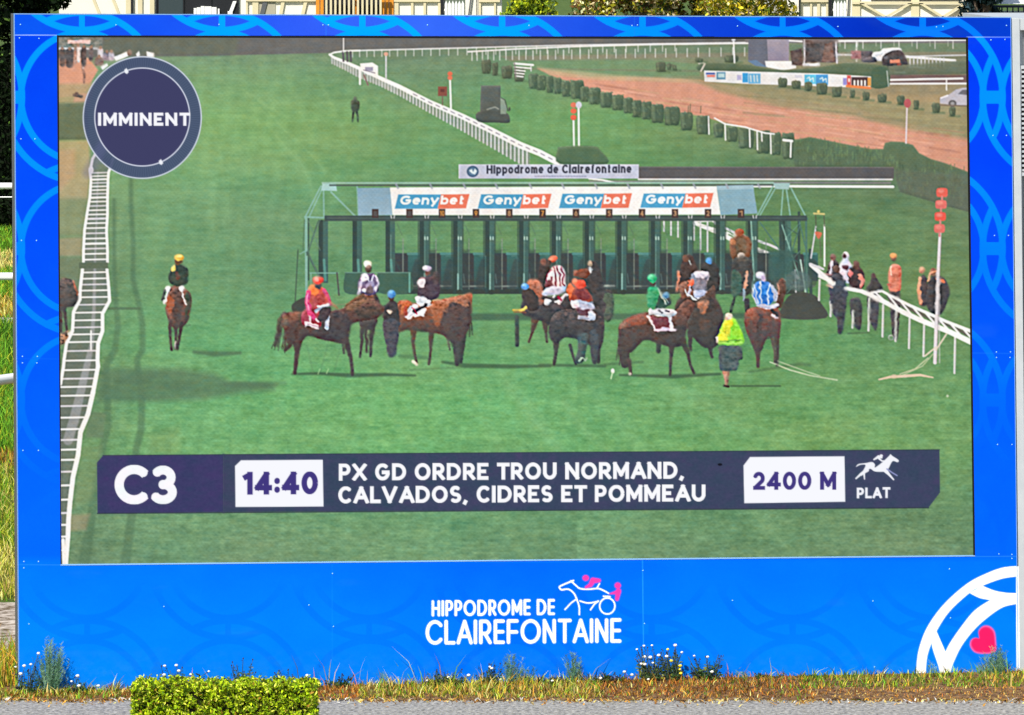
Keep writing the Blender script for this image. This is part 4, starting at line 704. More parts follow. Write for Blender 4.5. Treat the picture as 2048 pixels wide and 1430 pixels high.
part('pictured_person', 'small figure with a light blue cap behind the green jockey'); blob([(1326, 592), (1338, 592), (1342, 608), (1326, 612)], (46, 56, 62)); ell(1332, 590, 6.5, 7, (72, 136, 186))
part('pictured_jockey', 'jockey in bright green silks and a green helmet')
blob([(1318, 580), (1326, 594), (1336, 606), (1330, 616), (1312, 616), (1310, 596)], (34, 66, 60)); blob([(1293, 590), (1296, 578), (1306, 572), (1317, 577), (1319, 592), (1312, 608), (1306, 618), (1296, 614), (1294, 602)], (24, 158, 104), 2.2, 1, (58, 140, 94)); line([(1316, 578), (1326, 596), (1332, 608)], 2.2, (206, 224, 220)); line([(1322, 584), (1336, 604)], 1.6, (150, 190, 190)); ell(1306, 566, 6, 5, (58, 50, 52)); ell(1304.5, 556, 9.5, 8.5, (30, 170, 116)); ell(1301, 554, 4.5, 5, (90, 214, 160), 2.5, .8)
blob([(1297, 620), (1306, 616), (1332, 617), (1350, 621), (1351, 630), (1338, 635), (1316, 630), (1298, 630)], (216, 216, 232)); line([(1318, 620), (1324, 626)], 3, (60, 60, 80)); line([(1332, 621), (1338, 623)], 3.5, (40, 44, 70)); line([(1336, 634), (1345, 650)], 4, WL)
part('pictured_marker', 'small white marker stuck in the turf below the green jockey'); ell(1225.5, 742, 3.6, 5, (250, 250, 250)); line([(1225, 745), (1222, 757)], 2.4, (206, 240, 190))
# blue jockey's horse
horse('red-brown horse with its rump to the viewer under the blue jockey', [(1488, 640), (1493, 622), (1508, 614), (1530, 614), (1548, 610), (1560, 626), (1561, 656), (1556, 676), (1544, 672), (1532, 678), (1524, 700), (1510, 702), (1500, 680), (1492, 660)], (122, 62, 54), (88, 56, 56),
      [([(1490, 626), (1506, 616), (1512, 632), (1496, 640)], (156, 80, 62), .8), ([(1502, 646), (1556, 644), (1550, 672), (1508, 680)], (84, 56, 62), .6)],
      [([(1514, 680), (1516, 712), (1516, 733)], [22, 8, 6], (108, 64, 58)), ([(1552, 664), (1555, 700), (1554, 730)], [14, 6, 6], (78, 54, 50)), ([(1543, 668), (1549, 700), (1549, 726)], [10, 4, 4], (110, 90, 76))])
wisps(1520, 630, 1514, 700, 9, (60, 40, 44), 4); blob([(1550, 604), (1552, 580), (1558, 560), (1566, 556), (1572, 568), (1568, 600), (1562, 616), (1552, 616)], (74, 48, 44)); line([(1555, 566), (1555, 588)], 3, (170, 120, 106))
part('pictured_jockey', 'jockey in blue and white striped silks seen from behind')
blob([(1507, 577), (1514, 564), (1530, 562), (1542, 568), (1548, 584), (1544, 604), (1532, 610), (1516, 608), (1508, 596)], (40, 116, 220)); 
for p in ([(1521, 563), (1522, 606)], [(1540, 568), (1536, 584), (1537, 606)], [(1506, 576), (1505, 590), (1513, 606)], [(1509, 570), (1512, 590), (1516, 606)]): line(p, 2.5, (220, 232, 250))
line([(1544, 572), (1550, 588), (1548, 602)], [6, 8, 6], (176, 190, 226)); ell(1521, 551, 10.5, 7.5, (224, 222, 248), a0=.2); ell(1526, 557, 5.5, 6, (206, 190, 232)); blob([(1512, 608), (1534, 608), (1554, 608), (1557, 614), (1540, 618), (1520, 614)], (206, 202, 232)); line([(1544, 630), (1553, 636)], 5, (214, 206, 226)); line([(1545, 620), (1554, 630)], 7, (46, 42, 52))
# hi-vis man
part('pictured_person', 'man in a bright yellow-green jacket and dark shorts walking away from the viewer')
line([(1449, 738), (1450, 756), (1452, 770)], [9, 7, 5], (178, 130, 108)); line([(1456, 740), (1455, 766)], [6, 4], (150, 110, 92)); line([(1448, 772), (1457, 773)], 4.5, (50, 40, 40)); blob([(1438, 694), (1460, 692), (1482, 694), (1486, 716), (1478, 722), (1474, 738), (1456, 742), (1440, 740), (1437, 718)], (60, 76, 82)); blob([(1460, 724), (1478, 724), (1474, 740), (1462, 740)], (84, 100, 104), 4, .6)
blob([(1434, 678), (1440, 660), (1448, 642), (1458, 636), (1469, 637), (1478, 650), (1486, 670), (1486, 688), (1460, 690), (1438, 688)], (140, 236, 50)); blob([(1436, 676), (1442, 660), (1450, 642), (1462, 637), (1466, 646), (1458, 664), (1452, 684), (1438, 684)], (232, 240, 46), 4); line([(1438, 683), (1484, 682)], 2.6, (90, 160, 50)); line([(1438, 687), (1484, 687)], 3.4, (176, 244, 110))
for x0 in (1451, 1455.5, 1460): line([(x0, 660), (x0-1, 672)], 1.8, (180, 190, 40))
ell(1457.5, 632, 7.5, 6.5, (236, 222, 206)); ell(1453, 637, 3.6, 3, (222, 160, 130)); line([(1435, 676), (1434, 684)], 4, (226, 206, 190))
# people along the right rail
def person(label, hx, hy, hr, skin, top, topc, bot, botc, extra=()):
    part('pictured_person', label)
    if bot: blob(bot, botc)
    blob(top, topc); ell(hx, hy, hr, hr*1.15, skin)
    for f in extra: f()
person('spectator in an open dark jacket leaning on the right rail', 1666, 514, 6, (120, 80, 70), [(1652, 546), (1660, 522), (1670, 518), (1678, 532), (1676, 556), (1650, 558)], (60, 50, 60), None, None, [lambda: line([(1664, 522), (1660, 550)], 5, (220, 210, 230)), lambda: line([(1642, 546), (1668, 552)], 3, (190, 130, 130))])
person('spectator in a white hooded top behind the right rail', 1691, 512, 7.5, (222, 220, 240), [(1676, 540), (1682, 524), (1692, 516), (1702, 528), (1706, 548), (1696, 566), (1684, 560)], (214, 210, 236), None, None, [lambda: ell(1688, 512, 4, 5.5, (70, 46, 50)), lambda: blob([(1686, 532), (1696, 534), (1694, 542), (1686, 540)], (90, 50, 70), 2)])
person('spectator in dark clothes with a pink sleeve beside the right rail', 1712, 530, 7, (90, 60, 58), [(1696, 548), (1704, 534), (1718, 532), (1728, 548), (1728, 572), (1716, 580), (1700, 576)], (58, 40, 48), [(1700, 600), (1722, 600), (1722, 656), (1712, 656), (1704, 640)], (52, 56, 62), [lambda: line([(1719, 550), (1726, 562), (1722, 574)], [6, 8, 6], (226, 140, 130)), lambda: blob([(1698, 540), (1706, 544), (1704, 556), (1698, 552)], (206, 110, 120), 2)])
person('person in dark blue with back to the viewer standing before the right rail', 1672, 538, 7, (86, 60, 58), [(1656, 566), (1664, 552), (1676, 546), (1690, 562), (1696, 590), (1686, 598), (1662, 596)], (54, 58, 76), [(1660, 594), (1692, 594), (1690, 630), (1686, 664), (1676, 666), (1674, 640), (1662, 620)], (56, 60, 74), [lambda: line([(1654, 570), (1664, 574)], 4, (206, 170, 160)), lambda: line([(1660, 604), (1662, 632)], 3, (220, 226, 226)), lambda: line([(1682, 624), (1680, 664)], [14, 8], (50, 54, 62))])
nopart(); line([(1696, 667), (1738, 665)], 3, (54, 88, 60), 2.5, .8)
person('person in a dark hooded coat sitting beyond the right rail', 1747, 552, 5, (66, 52, 56), [(1732, 580), (1740, 562), (1748, 552), (1758, 564), (1766, 580), (1750, 586)], (54, 52, 56), [(1736, 580), (1758, 580), (1754, 655), (1746, 655), (1736, 630)], (60, 60, 72))
person('man in a salmon shirt and orange cap standing beyond the right rail', 1787, 516, 6, (128, 76, 60), [(1776, 558), (1780, 534), (1790, 528), (1802, 534), (1802, 556), (1800, 580), (1780, 582)], (226, 122, 98), [(1780, 580), (1800, 580), (1796, 674), (1786, 674), (1780, 620)], (62, 58, 66), [lambda: ell(1786.5, 511, 7, 5, (236, 140, 76)), lambda: line([(1783, 534), (1784, 552)], 4, (246, 200, 176)), lambda: line([(1800, 548), (1786, 562), (1776, 568)], 5, (214, 110, 86))])
person('person in dark trousers bathed in sun beside the tall white pole', 1844, 540, 6, (206, 150, 120), [(1836, 578), (1840, 556), (1850, 550), (1856, 570), (1856, 606), (1840, 610)], (64, 54, 62), None, None, [lambda: line([(1840, 556), (1837, 580), (1842, 606)], 6, (226, 150, 116))])
person('person with a dark backpack raising an arm beside the tall white pole', 1867, 545, 8, (120, 84, 72), [(1856, 570), (1862, 556), (1880, 552), (1894, 564), (1900, 586), (1892, 610), (1880, 630), (1860, 624), (1852, 600)], (50, 48, 58), None, None, [lambda: line([(1856, 562), (1860, 546), (1872, 542)], 4, (226, 160, 130)), lambda: line([(1874, 558), (1888, 564)], 5, (232, 110, 70))])
ell(1782, 675, 5, 4.5, (190, 190, 196), 2, .9, ring=2)
# right ladder rail
part('pictured_rail', 'white ladder-like rail on posts in the lower right of the display')
R1 = [(1692, 577), (1722, 582), (1745, 592), (1775, 607), (1806, 624), (1840, 640), (1870, 652), (1900, 664), (1946, 686)]
R2 = [(1742, 586), (1764, 582), (1790, 596), (1820, 611), (1850, 624), (1890, 642), (1946, 664)]
for (x0, y0, y1) in [(1638, 560, 600), (1661, 610, 632), (1705, 622, 655), (1737, 597, 661), (1765, 610, 673), (1791, 620, 682), (1818, 634, 696), (1847, 646, 712), (1909, 668, 746), (1944, 686, 762)]: line([(x0+1.5, y0), (x0, y1)], 4.6, (214, 218, 222)); line([(x0+3.5, y0), (x0+2, y1)], 1.4, (110, 130, 110), 1.4, .7)
for x0 in range(1750, 1946, 25):
    ya = np.interp(x0, [p[0] for p in R2], [p[1] for p in R2]); yb = np.interp(x0+22, [p[0] for p in R1], [p[1] for p in R1]); yc = np.interp(x0-8, [p[0] for p in R1], [p[1] for p in R1])
    poly([(x0-2, ya+3), (x0+20, ya+11), (x0+30, yb-6), (x0+4, yb-16)], (84, 66, 78), 2.5, .75)
    line([(x0, ya), (x0+26, np.interp(x0+26, [p[0] for p in R1], [p[1] for p in R1]))], 4, W)
line(R1, [7, 8, 9, 9, 10, 10, 10, 10.5, 11], W); line(R2, [4, 5, 5.5, 6, 6, 6, 7], W)
line([(1622, 530), (1640, 545), (1664, 566)], [8, 9, 9], W); line([(1620, 528), (1646, 538)], 5, WL)
part('pictured_post', 'tall white pole with four orange floats at the right of the display')
line([(1880, 465), (1875, 570), (1870, 725)], [5.5, 6.5, 7.5], (226, 222, 234)); line([(1882.5, 470), (1873, 725)], 1.6, (140, 120, 140), 1.4, .6); line([(1878, 560), (1879, 725)], 3, (196, 196, 206), 1.6, .6)
for x0, y0, rw, rh, c in [(1884, 385, 11, 9, (226, 84, 74)), (1882, 409, 11, 8.5, (218, 96, 92)), (1880.5, 433, 11, 8.5, (232, 72, 60)), (1879, 457, 10.5, 8.5, (220, 100, 94))]:
    blob([(x0-rw, y0-rh*.6), (x0-rw*.6, y0-rh), (x0+rw*.6, y0-rh), (x0+rw, y0-rh*.6), (x0+rw, y0+rh*.6), (x0+rw*.6, y0+rh), (x0-rw*.6, y0+rh), (x0-rw, y0+rh*.6)], c, 2); ell(x0-2, y0-3, 6, 4, (246, 150, 140), 4, .6)
    line([(x0, y0+8), (x0, y0+15)], 4, (210, 120, 120))
line([(1872, 700), (1893, 668)], 3, (220, 206, 190)); line([(1850, 712), (1872, 694)], 3, (226, 214, 196))
part('pictured_rope', 'long pale rope trailing on the turf behind the red-brown horse on the display')
line([(1540, 724), (1580, 740), (1620, 751), (1674, 760)], [2, 2.4, 2.6, 3], (206, 222, 190)); line([(1555, 722), (1610, 742), (1640, 752)], 1.8, (186, 206, 170)); part('pictured_rope', 'tangled pale rope end lying below the tall white pole on the display'); line([(1758, 759), (1780, 754), (1810, 752), (1840, 750), (1866, 755)], [3, 5, 6, 5, 2.5], (222, 200, 176)); line([(1800, 748), (1830, 738), (1856, 716)], 2, (200, 206, 170)); line([(1806, 750), (1845, 732), (1866, 708)], 1.8, (190, 200, 160)); ell(1788, 753, 6, 3, (206, 190, 160), ring=2)
nopart(); line([(1590, 752), (1690, 762)], 10, (110, 160, 110), 8, .3); ell(1895, 792, 2.5, 2.5, (180, 200, 170))

# ---- video look: soft sharpening halo, noise, LED texture
def blur(a, r):
    k = int(r); acc = np.zeros_like(a); wsum = 0
    for d in range(-k, k+1):
        w_ = math.exp(-.5*(d/(r*.5))**2); acc += w_*np.roll(a, d, 0); wsum += w_
    a = acc/wsum; acc = np.zeros_like(a)
    for d in range(-k, k+1):
        w_ = math.exp(-.5*(d/(r*.5))**2); acc += w_*np.roll(a, d, 1)
    return acc/wsum
# the broadcast picture is soft: edges waver and shapes are mottled
def warp(a, dx, dy):
    jj = np.arange(NY)[:, None]+dy/CELL; ii = np.arange(NX)[None, :]+dx/CELL
    jj = np.clip(jj, 0, NY-1.001); ii = np.clip(ii, 0, NX-1.001); j0 = jj.astype(int); i0 = ii.astype(int); tj = (jj-j0)[..., None]; ti = (ii-i0)[..., None]
    return (a[j0, i0]*(1-ti)+a[j0, i0+1]*ti)*(1-tj)+(a[j0+1, i0]*(1-ti)+a[j0+1, i0+1]*ti)*tj
# legs and bellies are half lost in compression: smear dark figures with the turf
fig = np.zeros((NY, NX), np.float32)
for k_, nm in enumerate(PARTS):
    if nm and nm[0] in ('pictured_horse', 'pictured_jockey', 'pictured_person', 'pictured_crowd', 'pictured_van', 'pictured_shed'): fig[ID == k_] = 1
figs = np.clip(blur(fig[..., None], 5)[..., 0], 0, 1)
near = figs*np.clip((GY-300)/250, .35, 1)[:, None].astype(np.float32)
wx_ = vnoise(10, 9, 31, 2)*1.7*near; wy_ = vnoise(10, 11, 32, 2)*1.4*near
IM = warp(IM, wx_, wy_).astype(np.float32)
mott = vnoise(9, 7, 33, 3); mot2 = vnoise(5, 4, 34, 2); mot3 = vnoise(14, 9, 35, 2)
fc = (fig*(mott*9+mot2*7))[..., None]*np.array([1.0, .95, .95])+(fig*mot3*6)[..., None]*np.array([1.0, -.1, -.6])
IM += fc*np.clip(IM.mean(2)/90, .5, 1.3)[..., None]
sm_ = blur(IM, 5); a_s = (fig*np.clip(mott*.3+.16, 0, .5))[..., None]; IM = IM*(1-a_s)+sm_*a_s
for k_, nm in enumerate(PARTS):
    if not nm or nm[0] not in ('pictured_horse', 'pictured_jockey', 'pictured_person', 'pictured_bush', 'pictured_hedge', 'pictured_van', 'pictured_machine'): continue
    jj, ii = np.nonzero(ID == k_)
    if len(jj) < 30: continue
    a0, a1, b0, b1 = max(jj.min()-12, 0), jj.max()+13, max(ii.min()-12, 0), ii.max()+13
    mk = (ID[a0:a1, b0:b1] == k_).astype(np.float32); big = nm[0] == 'pictured_horse'
    f_ = blur(mk[..., None], 9 if big else 5)[..., 0]; gy_, gx_ = np.gradient(f_)
    sh_ = (gy_*(230 if big else 150)+gx_*(90 if big else 60))*mk; am = 1.0 if nm[0] != 'pictured_hedge' else .5
    cl_ = IM[a0:a1, b0:b1].mean(2)/85
    if big:      # flanks and legs sink into slate shadow, backs keep their coat colour
        tt = ((np.arange(a0, a1)-jj.min())/max(1, jj.max()-jj.min()))[:, None]; wv = np.clip((tt-.30)*1.5+mott[a0:a1, b0:b1]*.22, 0, .62)*mk*(IM[a0:a1, b0:b1].mean(2) < 130)
        IM[a0:a1, b0:b1] = IM[a0:a1, b0:b1]*(1-wv[..., None])+np.array([50, 52, 58])*wv[..., None]
        bk = np.clip(.30-tt, 0, .3)*3*np.clip(mot2[a0:a1, b0:b1]*.5+.5, 0, 1)*mk*(IM[a0:a1, b0:b1].mean(2) < 120); IM[a0:a1, b0:b1] += bk[..., None]*np.array([34, 17, 11])
    IM[a0:a1, b0:b1] += (np.clip(sh_, -30, 40)*am*np.clip(cl_, .5, 1.5))[..., None]*np.array([1.12, .95, .85])
# legs, manes and reins: darker strokes broken up with turf
IM += (fig[..., None])*.55*(IM-blur(IM, 7))
edge = (figs*(1-figs)*4*np.clip(.35+.35*mott, 0, .8))[..., None]; IM = IM*(1-edge)+blur(IM, 4)*edge
IM = blur(IM, 1.6)
IM += .75*(IM-blur(IM, 4))
IM = IM*np.array([.87, .84, .815])+np.array([36, 37, 33])  # blacks lifted: screen glare put into the picture colours
steer = np.clip(1-np.abs(GY-250)/130, 0, 1)[:, None, None]*np.clip((900-GX)/200, 0, 1)[None, :, None]*(1-fig[..., None]); IM += steer*np.array([3, 0, -9])
lum = np.clip(IM.mean(2)/130, .4, 1.2)
IM += (vnoise(11, 5, 23, 2)*2.6)[..., None]*np.array([.9, 0, -.9])
tex = vnoise(3.2, 2.2, 21, 2)*2.4+vnoise(16, 9, 22, 3)*2.8
IM += (tex*np.minimum(lum, 1))[..., None]
moire = 1+.018*np.sin(GX*.71)[None, :]*np.sin(GY*.63+1)[:, None]+.012*np.sin((GX[None, :]+GY[:, None]*.15)*.21)+.006*np.sign(np.sin(GY*2*math.pi/3.9))[:, None]
IM *= moire[..., None]
# slight module-to-module level steps of the LED wall
mod = 1+.012*np.random.default_rng(5).standard_normal((12, 16))
IM *= mod[np.minimum(((GY-70)/90).astype(int).clip(0, 11), 11)][:, np.minimum(((GX-110)/116).astype(int).clip(0, 15), 15)][..., None]

# ================================================================== 2. on-screen graphics
NB = (66, 66, 104)
part('status_badge', 'round dark blue badge reading IMMINENT at the top left of the display')
ell(284.5, 235, 117.5, 121, (68, 80, 112), 1.5, .93)
for k in range(150):
    a_ = 2*math.pi*k/150; r0, r1 = .84, .985
    line([(284.5+117*math.cos(a_)*r0, 235+120*math.sin(a_)*r0), (284.5+117*math.cos(a_)*r1, 235+120*math.sin(a_)*r1)], 1.2, (112, 124, 156), 1.2, .30)
line([(176, 345), (206, 290)], 22, (110, 110, 160), 10, .3)
ell(284.5, 234, 94, 97, (64, 64, 102), 1.5, .93)
ell(284.5, 235, 118, 121.5, (214, 220, 238), 1.5, .95, ring=2.6); ell(284.5, 234, 95, 98, (226, 230, 244), 1.5, .95, ring=2.4)
for mx, my in ((253, 142), (322, 324)): poly([(mx-4.5, my-2), (mx, my-6), (mx+4.5, my+2), (mx+1, my+6), (mx-3, my+4)], (244, 246, 252))
text('IMMINENT', 196, 379, 251.5, 251.5, 26.5, 6.3, (250, 250, 255), gap=.16)
part('caption_bar', 'dark blue caption bar with the race title across the lower display')
poly([(206, 911), (447, 909), (447, 1024), (195, 1027), (194, 925)], (62, 62, 104), 1.5); poly([(447, 909), (1879, 899.5), (1880, 985), (1857, 1015.5), (447, 1024)], (62, 71, 98), 1.5)
line([(206, 911), (1879, 899.5)], 2, (48, 52, 74), 1.5, .8); line([(195, 1027), (1857, 1015.5)], 2.4, (44, 50, 66), 1.5, .8); line([(447, 910), (447, 1024)], 6, (62, 66, 96), 4, .5)
glyph('C', 229, 1009, 79.5, 60, 18.5, (250, 251, 255), False, 1.3, 0); glyph('3', 301, 1008, 77, 35.5, 18, (250, 251, 255), False, 1.3, 0)
_sl = (slice(int((898-Y0)/CELL), int((1030-Y0)/CELL)), slice(int((190-X0)/CELL), int((1885-X0)/CELL)))
_m = (ID == cur)[_sl][..., None]; IM[_sl] += _m*((vnoise(22, 14, 61, 3)*3.5)[..., None]*np.array([1.0, -.2, .5])+(vnoise(4, 3, 62, 2)*1.8)[..., None])[_sl]
part('time_box', 'white box with the race time in purple on the caption bar'); poly([(470, 932), (482, 920.5), (645.5, 919.5), (647, 1013), (471, 1014)], (248, 249, 255), 1.5)
text('14:40', 484, 636, 989.5, 988.5, 46, 11, (66, 56, 128), gap=.12)
part('race_title', 'white race title lettering in two lines on the caption bar')
text('PX GD ORDRE TROU NORMAND,', 677.5, 1369, 961.5, 957.5, 34.5, 7.6, (252, 252, 255), gap=.125); text('CALVADOS, CIDRES ET POMMEAU', 676.5, 1411, 1007, 1003, 34.5, 7.6, (252, 252, 255), gap=.12)
part('distance_box', 'white box with the race distance in purple on the caption bar'); poly([(1487, 931), (1500, 914), (1689, 912.5), (1690.5, 1003.5), (1488.5, 1006.5)], (248, 249, 255), 1.5)
text('2400 M', 1505.5, 1672.5, 980, 979.5, 36.5, 8, (66, 56, 128), gap=.13)
ell(1440, 929, 4.5, 2.6, (24, 24, 34))
part('race_type_icon', 'white galloping horse and jockey icon above the word PLAT')
IW = (246, 247, 253)
poly(smooth([(1712, 934), (1717, 928), (1732, 926), (1744, 924), (1750, 929), (1750, 935), (1764, 925), (1777, 913), (1781, 908.5), (1785, 912), (1797, 920), (1795, 924.5), (1785, 922.5), (1777, 937), (1770, 943), (1750, 943), (1740, 937.5), (1731, 945), (1722, 952), (1727, 940), (1731, 930), (1720, 930)], 4), IW, 1.5)
line([(1734, 940), (1722, 948), (1712, 957)], [8, 5, 3], IW); line([(1728, 946), (1729, 958)], [4, 2.4], IW); line([(1770, 940), (1779, 950), (1787, 959)], [9, 4.6, 3], IW); line([(1774, 938), (1784, 945), (1794, 951)], [3, 2.6, 2.6], (150, 156, 206))
line([(1748, 919), (1757, 913.5), (1763, 915)], [3, 6, 4], IW); ell(1762.5, 911.5, 3.4, 2.8, IW); line([(1758, 917), (1764, 922), (1770, 922)], [4, 3, 2.4], IW)
text('PLAT', 1713.5, 1780, 997, 996, 22, 5, IW, gap=.12)
nopart()

# ================================================================== 3. the blue printed surround
PANEL_IDS = set(); PRINT_SUB = {}
RT = np.array((10, 150, 255.0)); 
def ground_col(x, y):
    """printed vertical blend of the artwork, dark royal blue at the top to azure at the foot"""
    t = np.clip((y-30)/1340, 0, 1); 
    B = np.interp(y, [28, 200, 500, 800, 1110, 1125, 1250, 1380], [62, 66, 74, 88, 98, 112, 126, 134]); return B
top_r = np.interp(GX, [28, 300, 620, 850, 1050, 1300, 1600, 1800, 2030], [4, 16, 42, 46, 34, 14, 2, 2, 2])
top_g = np.interp(GX, [28, 300, 620, 850, 1050, 1300, 1600, 1800, 2030], [80, 78, 88, 98, 84, 70, 52, 46, 58])
yy = GY[:, None]; xx = GX[None, :]
Gb = ground_col(xx, yy)+0*xx
Gb = Gb-(xx > 1900)*np.clip(8-(yy-200)*.02, 0, 8)
mid_dark = np.exp(-((xx-1020)/260)**2)*12*(yy > 1125)
patt = np.zeros((NY, NX, 3), np.float32)
bgc = np.stack([np.zeros_like(Gb), Gb-mid_dark, np.interp(yy, [28, 200, 700, 1000], [226, 232, 250, 255])+0*xx], 2)
topzone = (yy < 70+(xx-28)*.002)
bgc[..., 0] = np.where(topzone, top_r[None, :], bgc[..., 0]); bgc[..., 1] = np.where(topzone, top_g[None, :], bgc[..., 1]); bgc[..., 2] = np.where(topzone, np.interp(GX, [28, 850, 1500, 1800, 2030], [226, 232, 200, 178, 196])[None, :], bgc[..., 2])
def ringmask(bottom):
    cov = np.zeros((NY, NX), np.float32)
    if bottom: xcs = 32.8+282.3*np.arange(-1, 9); xcs = xcs+0; ycs = [805.0, 1107.0, 1410.0]; xc0 = 174
    else: ycs = [-109, 194, 497, 800.0, 1103.0]
    xcs = (174+282.3*np.arange(-1, 8)) if bottom else (164+280.2*np.arange(-1, 8))
    for cy in ycs:
        for cx in xcs:
            ang = np.degrees(np.arctan2(-(yy-cy), xx-cx)) % 360
            for rx, ry, br in ((160, 169, True), (122, 129, False)):
                r = np.hypot((xx-cx)/rx, (yy-cy)/ry)+1e-6; g_ = np.hypot((xx-cx)/rx**2, (yy-cy)/ry**2)/r+1e-9
                cv = np.clip(.5-(np.abs((r-1)/g_)-6.6)/1.6, 0, 1)
                if br: cv = cv*~(((ang > 116.5) & (ang < 148.5)) | ((ang > 296.5) & (ang < 328.5)))
                cov = np.maximum(cov, cv)
            bx, by = cx, cy+151.5      # upright bar in the lens below, level bar in the lens to the right
            cov = np.maximum(cov, ((np.abs(xx-bx) < 6.2) & (np.abs(yy-by) < 17)).astype(np.float32))
            cov = np.maximum(cov, ((np.abs(xx-cx-140.5) < 17) & (np.abs(yy-cy) < 13)).astype(np.float32))
    return cov
rt = ringmask(False); rb = ringmask(True)
rc = np.zeros_like(bgc); rc[..., 0] = 0; rc[..., 1] = np.interp(yy, [28, 200, 500, 720, 800, 1000, 1100], [148, 140, 126, 116, 106, 96, 98])+0*xx; rc[..., 2] = 255
rc[..., 1] -= np.where(topzone, np.interp(GX, [28, 850, 1300, 1800], [0, -14, 10, 32])[None, :], np.where(xx > 1900, 6, 0))
A_ = (rt*(yy < 1130-(xx-122)*.0099)*np.interp(yy, [0, 760, 900, 1040], [1, 1, .9, .25]))[..., None]
bgc = bgc*(1-A_)+rc*A_
rc2 = bgc.copy(); rc2[..., 1] -= 10; rc2[..., 2] -= 8
A_ = (rb*(yy > 1120)*np.clip((yy-1160)/60, 0, 1)*.8)[..., None]
bgc = bgc*(1-A_)+rc2*A_
infr = (xx > 28.0+(yy-28)*.0074) & (xx < 2021.5+(yy-35)*.0115) & (yy > 28+(xx-28)*.0035) & (yy < 1386-(xx-38)*.0152)
hole = (xx > 115+(yy-70)*.0075) & (xx < 1934.5+(yy-74)*.0135) & (yy > 71.5+(xx-113)*.0022) & (yy < 1128.8-(xx-122)*.0099)
pr = infr & ~hole
LEDIM = IM.copy(); IM[pr] = bgc[pr]
ID[~inled] = 0; keepid = ID.copy()
yt_ = 70+(xx-28)*.002; yb_ = 1129.5-(xx-122)*.0099; ones = np.ones((NY, NX), bool)
tops = [28, 653, 1269, 1880, 2100]; bots = [28, 664, 1286, 2100]
def panel(mask, label):
    part('frame_panel', label); PANEL_IDS.add(cur); ID[mask & pr] = cur
for a_, b_, l_ in zip(tops[:-1], tops[1:], ('top left panel of the blue surround', 'top panel left of centre on the surround', 'top panel right of centre on the surround', 'top right panel of the blue surround')): panel((yy < yt_) & (xx >= a_) & (xx < b_), l_)
lft = (xx < 130) & (yy >= yt_) & (yy < yb_); rgt = (xx > 1900) & (yy >= yt_) & (yy < yb_)
panel(lft & (yy < 717), 'upper left side panel with pale ring artwork'); panel(lft & (yy >= 717), 'lower left side panel with faded ring artwork')
panel(rgt & (yy < 707), 'upper right side panel with interlocking ring artwork'); panel(rgt & (yy >= 707), 'lower right side panel with faded ring artwork')
BOTP = []
for a_, b_, l_ in zip(bots[:-1], bots[1:], ('bottom left panel of the blue surround', 'bottom middle panel with the white racecourse lettering', 'bottom right panel with the white ring emblem')):
    panel((yy >= yb_) & (xx >= a_) & (xx < b_), l_); BOTP.append(cur)
nopart()
def seam(p, c=(70, 170, 255), a=.6, w=1.3): line(p, w, c, 1.3, a)
seam([(28, 70), (113, 70.5)], (190, 220, 255), .9); seam([(1934, 74), (2021, 74.5)], (150, 190, 255), .9); seam([(33, 717), (118, 718)], (10, 100, 255), .7); seam([(1940, 706), (2026, 707)], (30, 120, 255), .6); seam([(37, 1129), (122, 1130)], (60, 150, 255), .6); seam([(1950, 1113), (2034, 1112.5)], (60, 150, 255), .6)
seam([(1285, 1118), (1287, 1300)], (60, 190, 255), .7); seam([(664, 1124), (665, 1380)], (20, 150, 255), .35); seam([(652, 30), (652, 70)], (40, 150, 255), .5); seam([(1269, 32), (1269, 72)], (30, 120, 240), .5)
def sub(name, label, parent): part(name, label); PRINT_SUB[cur] = parent
WH = (255, 255, 255)
sub('logo_lettering', 'white racecourse name lettering on the bottom panel', BOTP[1])
DW = {'H': .60, 'I': 0, 'P': .52, 'O': 1.0, 'D': .72, 'R': .55, 'M': .8, 'E': .46, 'C': .92, 'L': .46, 'A': .76, 'F': .5, 'N': .58, 'T': .62}
text('HIPPODROME DE', 863, 1110, 1233, 1230, 32.5, 5.5, WH, rnd=True, gap=.10, wmap=DW, soft=1.4)
text('CLAIREFONTAINE', 851, 1243, 1289.5, 1285.5, 49.5, 7.2, WH, rnd=True, gap=.09, wmap=DW, soft=1.4)
sub('logo_horse', 'white line drawing of a trotting horse with a wheel on the bottom panel', BOTP[1])
L1 = [(1147, 1161), (1121, 1172), (1120, 1177), (1124, 1179.5), (1137, 1178.5), (1148, 1187), (1154.5, 1201), (1158.5, 1215), (1158.5, 1229)]
line(smooth(L1, 5, False), 3.3, WH, 1.3); line(smooth([(1142, 1162), (1152, 1171), (1160, 1177), (1176, 1178.5), (1195, 1177), (1205, 1180), (1217, 1186.5)], 4, False), 3.3, WH, 1.3)
line([(1153, 1198), (1142, 1206), (1130, 1219)], 3, WH, 1.3); line(smooth([(1160, 1202), (1175, 1206), (1188, 1204.5), (1197, 1202)], 4, False)+[(1189, 1208), (1181, 1219.5)], 3, WH, 1.3); line([(1207, 1192.5), (1220, 1193.5)], 3.4, WH, 1.3); line([(1194, 1176), (1199, 1167)], 2.8, WH, 1.3)
ell(1214.6, 1212, 15.2, 16, WH, 1.3, ring=3.2)
sub('logo_rider', 'pink rider shapes above the white horse drawing', BOTP[1]); PK = (255, 60, 160)
ell(1171.5, 1156, 6.8, 6, PK, 3); line([(1198, 1161), (1186, 1161), (1181, 1170), (1172, 1174.5)], [8, 12, 9, 5], PK, 3)
ell(1235.5, 1171, 6.5, 6.3, PK, 3); line([(1237, 1182), (1234, 1198)], [11, 8], PK, 3); line([(1237, 1184), (1220, 1187.5)], [9, 3], PK, 3)
